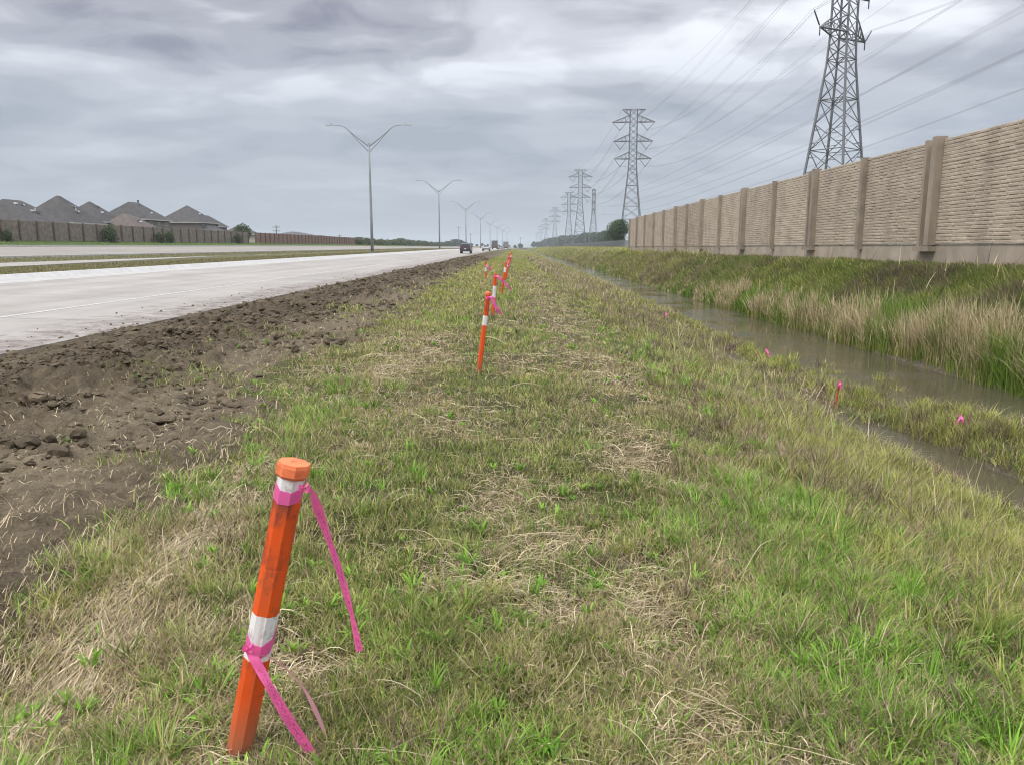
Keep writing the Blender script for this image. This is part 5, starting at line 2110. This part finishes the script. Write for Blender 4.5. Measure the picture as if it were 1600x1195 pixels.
col = np.where(isg[:, None, None], colG, colS)
C_, side, W = upright(r_, x, y, h, w, lean, col, z=np.maximum(height(x, y), WATER_Z - 0.05) - 0.01)
W[:, 2] *= 1.25
o = build_blades('reeds', C_, side, W, col, M_REED)
prop(o, 'tan dried reeds with green bases along the far waterline', 'reeds', kind='stuff')

# 8. island and shoal clumps -------------------------------------------------------
r_ = np.random.default_rng(808)
N = 5200
x0 = 4.7 + 2.0 * r_.random(N)
y0 = 5.0 + 14 * r_.random(N)
hh_ = height(x0, y0)
ok = (hh_ > WATER_Z + 0.0) & (r_.random(N) < 0.05 + 0.8 * sstep(0.4, 0.6, fbm(x0, y0, 1.3, 3, 171.0)))
x0, y0 = sel(ok, x0, y0)
# a few clumps in the shallows
xe = np.array([6.15, 6.4, 5.9, 6.2, 5.6, 6.0, 5.95, 6.3])
ye_ = np.array([11.6, 13.5, 14.2, 12.6, 16.0, 15.2, 10.9, 13.0])
x0 = np.concatenate([x0, np.repeat(xe, 5) + r_.normal(size=40) * 0.09])
y0 = np.concatenate([y0, np.repeat(ye_, 5) + r_.normal(size=40) * 0.12])
T_ = len(x0)
nb_ = 20
idx = np.repeat(np.arange(T_), nb_)
n = len(idx)
rad = np.hypot(x0, y0)[idx]
x = x0[idx] + r_.normal(size=n) * 0.05
y = y0[idx] + r_.normal(size=n) * 0.06
h = ((0.10 + 0.22 * r_.random(T_) ** 2.5) * (1 - 0.35 * sstep(5.6, 6.0, x0) * (y0 < 10.5)))[idx] * (0.5 + 0.6 * r_.random(n))
w = wscale(0.004 + 0.003 * r_.random(n), rad, 0.0008)
lean = np.clip(0.15 + 0.7 * r_.random(n), 0, 0.95)
tcol = np.where((r_.random(T_) < 0.45)[:, None], pick(r_, *G_OLIVE, T_), pick(r_, *G_YEL, T_))
tcol = np.where((r_.random(T_) < 0.25)[:, None], pick(r_, *PURP, T_), tcol)
col = tcol[idx] * (0.75 + 0.5 * r_.random(n))[:, None]
C_, side, W = upright(r_, x, y, h, w, lean, col, z=np.maximum(height(x, y), WATER_Z - 0.04) - 0.01)
o = build_blades('shoal_grass', C_, side, W, col, M_GRASS)
prop(o, 'yellow-green grass growing on the muddy shoal in the stream', 'grass', kind='stuff')

# 9. tall single seed stalks on the banks -------------------------------------------
r_ = np.random.default_rng(909)
n = 700
x = np.where(r_.random(n) < 0.4, 2.4 + 2.2 * r_.random(n), 8.3 + 3.0 * r_.random(n))
y = 3.2 * (50 / 3.2) ** r_.random(n)
rad = np.hypot(x, y)
h = np.where(x < 6, 0.25 + 0.3 * r_.random(n), 0.4 + 0.45 * r_.random(n))
col = pick(r_, *TAN, n)
col = np.where((r_.random(n) < 0.35)[:, None], pick(r_, *PURP, n) * 0.8, col)
C_, side, W = upright(r_, x, y, h, wscale(np.full(n, 0.004), rad, 0.0010), np.clip(0.1 + 0.4 * r_.random(n), 0, 1), col, 5)
o = build_blades('seed_stalks', C_, side, W, col, M_STRAW)
prop(o, 'thin dry seed stalks standing above the bank grass', 'weeds', kind='stuff')

# 10. median, far verge and distant field grass -----------------------------------------
r_ = np.random.default_rng(1010)
n = 60000
y = 18 * (320 / 18) ** r_.random(n)
wh = r_.random(n)
x = np.where(wh < 0.6, -22.5 + 4.0 * r_.random(n), np.where(wh < 0.8, -29.0 + 3.5 * r_.random(n), -49.8 + 5.0 * r_.random(n)))
rad = np.hypot(x, y)
h = 0.06 + 0.07 * r_.random(n)
col = np.where((r_.random(n) < 0.62)[:, None], pick(r_, *TANB, n) * 0.62, pick(r_, *G_OLIVE, n) * 0.62)
col = np.where((x < -44)[:, None], pick(r_, *G_GREEN, n) * 1.1, col)
C_, side, W = upright(r_, x + bend(y), y, h, wscale(np.full(n, 0.004), rad, 0.0007), 0.3 + 0.5 * r_.random(n), col, 2)
o = build_blades('median_grass', C_, side, W, col, M_GRASS)
prop(o, 'dry short grass on the median and beyond the far road', 'grass', kind='stuff')

r_ = np.random.default_rng(1111)
n = 110000
y = 45 * (500 / 45) ** r_.random(n)
x = np.where(r_.random(n) < 0.45, -3.2 + 8 * r_.random(n), 8 + 16 * r_.random(n))
ok = ~((x > 11.35) & (y < 83.5))
x, y = sel(ok, x, y)
n = len(x)
rad = np.hypot(x, y)
tall = sstep(2.5, 5, x)
h = (0.07 + 0.08 * r_.random(n)) * (1 + 3.2 * tall) * (1 + 0.5 * sstep(100, 300, y))
col = np.where((r_.random(n) < 0.40)[:, None], pick(r_, *G_YEL, n), pick(r_, *G_OLIVE, n))
col = np.where((r_.random(n) < 0.25 * sstep(0.4, 0.6, fbm(x, y, 0.12, 3, 181.0)) * 2)[:, None], pick(r_, *TAN, n) * 0.85, col)
C_, side, W = upright(r_, x, y, h, wscale(np.full(n, 0.006), rad, 0.0008), 0.3 + 0.6 * r_.random(n), col, 2)
o = build_blades('field_grass', C_, side, W, col, M_GRASS)
prop(o, 'yellowish grass of the far verge and banks towards the horizon', 'grass', kind='stuff')

# 11. soil clods ---------------------------------------------------------------
r_ = np.random.default_rng(1212)
phi = (1 + 5 ** 0.5) / 2
ico = np.array([(-1, phi, 0), (1, phi, 0), (-1, -phi, 0), (1, -phi, 0), (0, -1, phi), (0, 1, phi), (0, -1, -phi), (0, 1, -phi), (phi, 0, -1), (phi, 0, 1), (-phi, 0, -1), (-phi, 0, 1)], float)
ico /= np.linalg.norm(ico[0])
icf = [(0, 11, 5), (0, 5, 1), (0, 1, 7), (0, 7, 10), (0, 10, 11), (1, 5, 9), (5, 11, 4), (11, 10, 2), (10, 7, 6), (7, 1, 8), (3, 9, 4), (3, 4, 2), (3, 2, 6), (3, 6, 8), (3, 8, 9), (4, 9, 5), (2, 4, 11), (6, 2, 10), (8, 6, 7), (9, 8, 1)]
# one subdivision
vv = [tuple(p) for p in ico]
cache = {}


def midp(a, b_):
    k = (min(a, b_), max(a, b_))
    if k not in cache:
        m_ = (np.array(vv[a]) + np.array(vv[b_])) / 2
        vv.append(tuple(m_ / np.linalg.norm(m_)))
        cache[k] = len(vv) - 1
    return cache[k]


f2 = []
for a, b_, c_ in icf:
    ab, bc, ca = midp(a, b_), midp(b_, c_), midp(c_, a)
    f2 += [(a, ab, ca), (b_, bc, ab), (c_, ca, bc), (ab, bc, ca)]
sph = np.array(vv)
f2 = np.array(f2)
n = 75000
yv = 2.6 * (90 / 2.6) ** (r_.random(n) ** 1.15)
xv = -7.15 + 4.6 * r_.random(n) ** 1.1
d = dirt_mask(xv, yv)
dm = 0.22 + 0.78 * np.exp(-((xv + 5.0) / 1.2) ** 2)
dm = dm * sstep(0.3, 0.55, fbm(xv, yv, 1.1, 3, 191.0))
ok = r_.random(n) < d * dm
# crumbs on the road edge
nc = 260
xc = -7.35 - 1.6 * r_.random(nc) ** 2.5
yc = 7 + 45 * r_.random(nc) ** 1.3
cz = road_z(xc, yc)
xv, yv = sel(ok, xv, yv)
sz = (0.008 + 0.05 * r_.random(len(xv)) ** 6.0) * (1 + 0.03 * yv)
zv = height(xv, yv) - sz * 0.05
xv = np.concatenate([xv, xc]); yv = np.concatenate([yv, yc]); zv = np.concatenate([zv, cz + 0.004]); sz = np.concatenate([sz, 0.008 + 0.022 * r_.random(nc) ** 2])
n = len(xv)
S3 = r_.normal(size=(n, 3)) * 0.25 + 1
S3[:, 2] *= 0.65
disp = 1 + (r_.random((n, len(sph))) - 0.5) * 0.55
V_ = sph[None] * disp[:, :, None] * S3[:, None, :] * sz[:, None, None]
a_ = r_.random(n) * 6.283
ca, sa = np.cos(a_)[:, None], np.sin(a_)[:, None]
X = V_[:, :, 0] * ca - V_[:, :, 1] * sa
Y = V_[:, :, 0] * sa + V_[:, :, 1] * ca
V_ = np.stack([X + xv[:, None], Y + yv[:, None], V_[:, :, 2] + zv[:, None]], 2)
lo = (f2[None] + (np.arange(n) * len(sph))[:, None, None]).ravel()
me = np_mesh('soil_clods', V_.reshape(-1, 3), lo, np.arange(n * len(f2)) * 3, np.full(n * len(f2), 3), M_CLOD)
prop(link('soil_clods', me), 'lumps of churned dark soil along the road edge', 'soil', kind='stuff')

# ---------------------------------------------------------------- haze
M_HAZE = bpy.data.materials.new('haze')
M_HAZE.use_nodes = True
t = M_HAZE.node_tree
for nn in list(t.nodes):
    t.nodes.remove(nn)
vol = nd(t, 'ShaderNodeVolumePrincipled')
vol.inputs['Color'].default_value = (0.80, 0.87, 0.95, 1)
vol.inputs['Density'].default_value = 0.00026
vol.inputs['Anisotropy'].default_value = 0.0
out = nd(t, 'ShaderNodeOutputMaterial')
t.links.new(vol.outputs[0], out.inputs['Volume'])
mb = MB()
mb.box((0, 1650, 21.5), (6100, 3900, 48))
hzo = mb.build('haze', M_HAZE)
prop(hzo, 'thin bluish haze over the far distance', 'haze', kind='stuff')
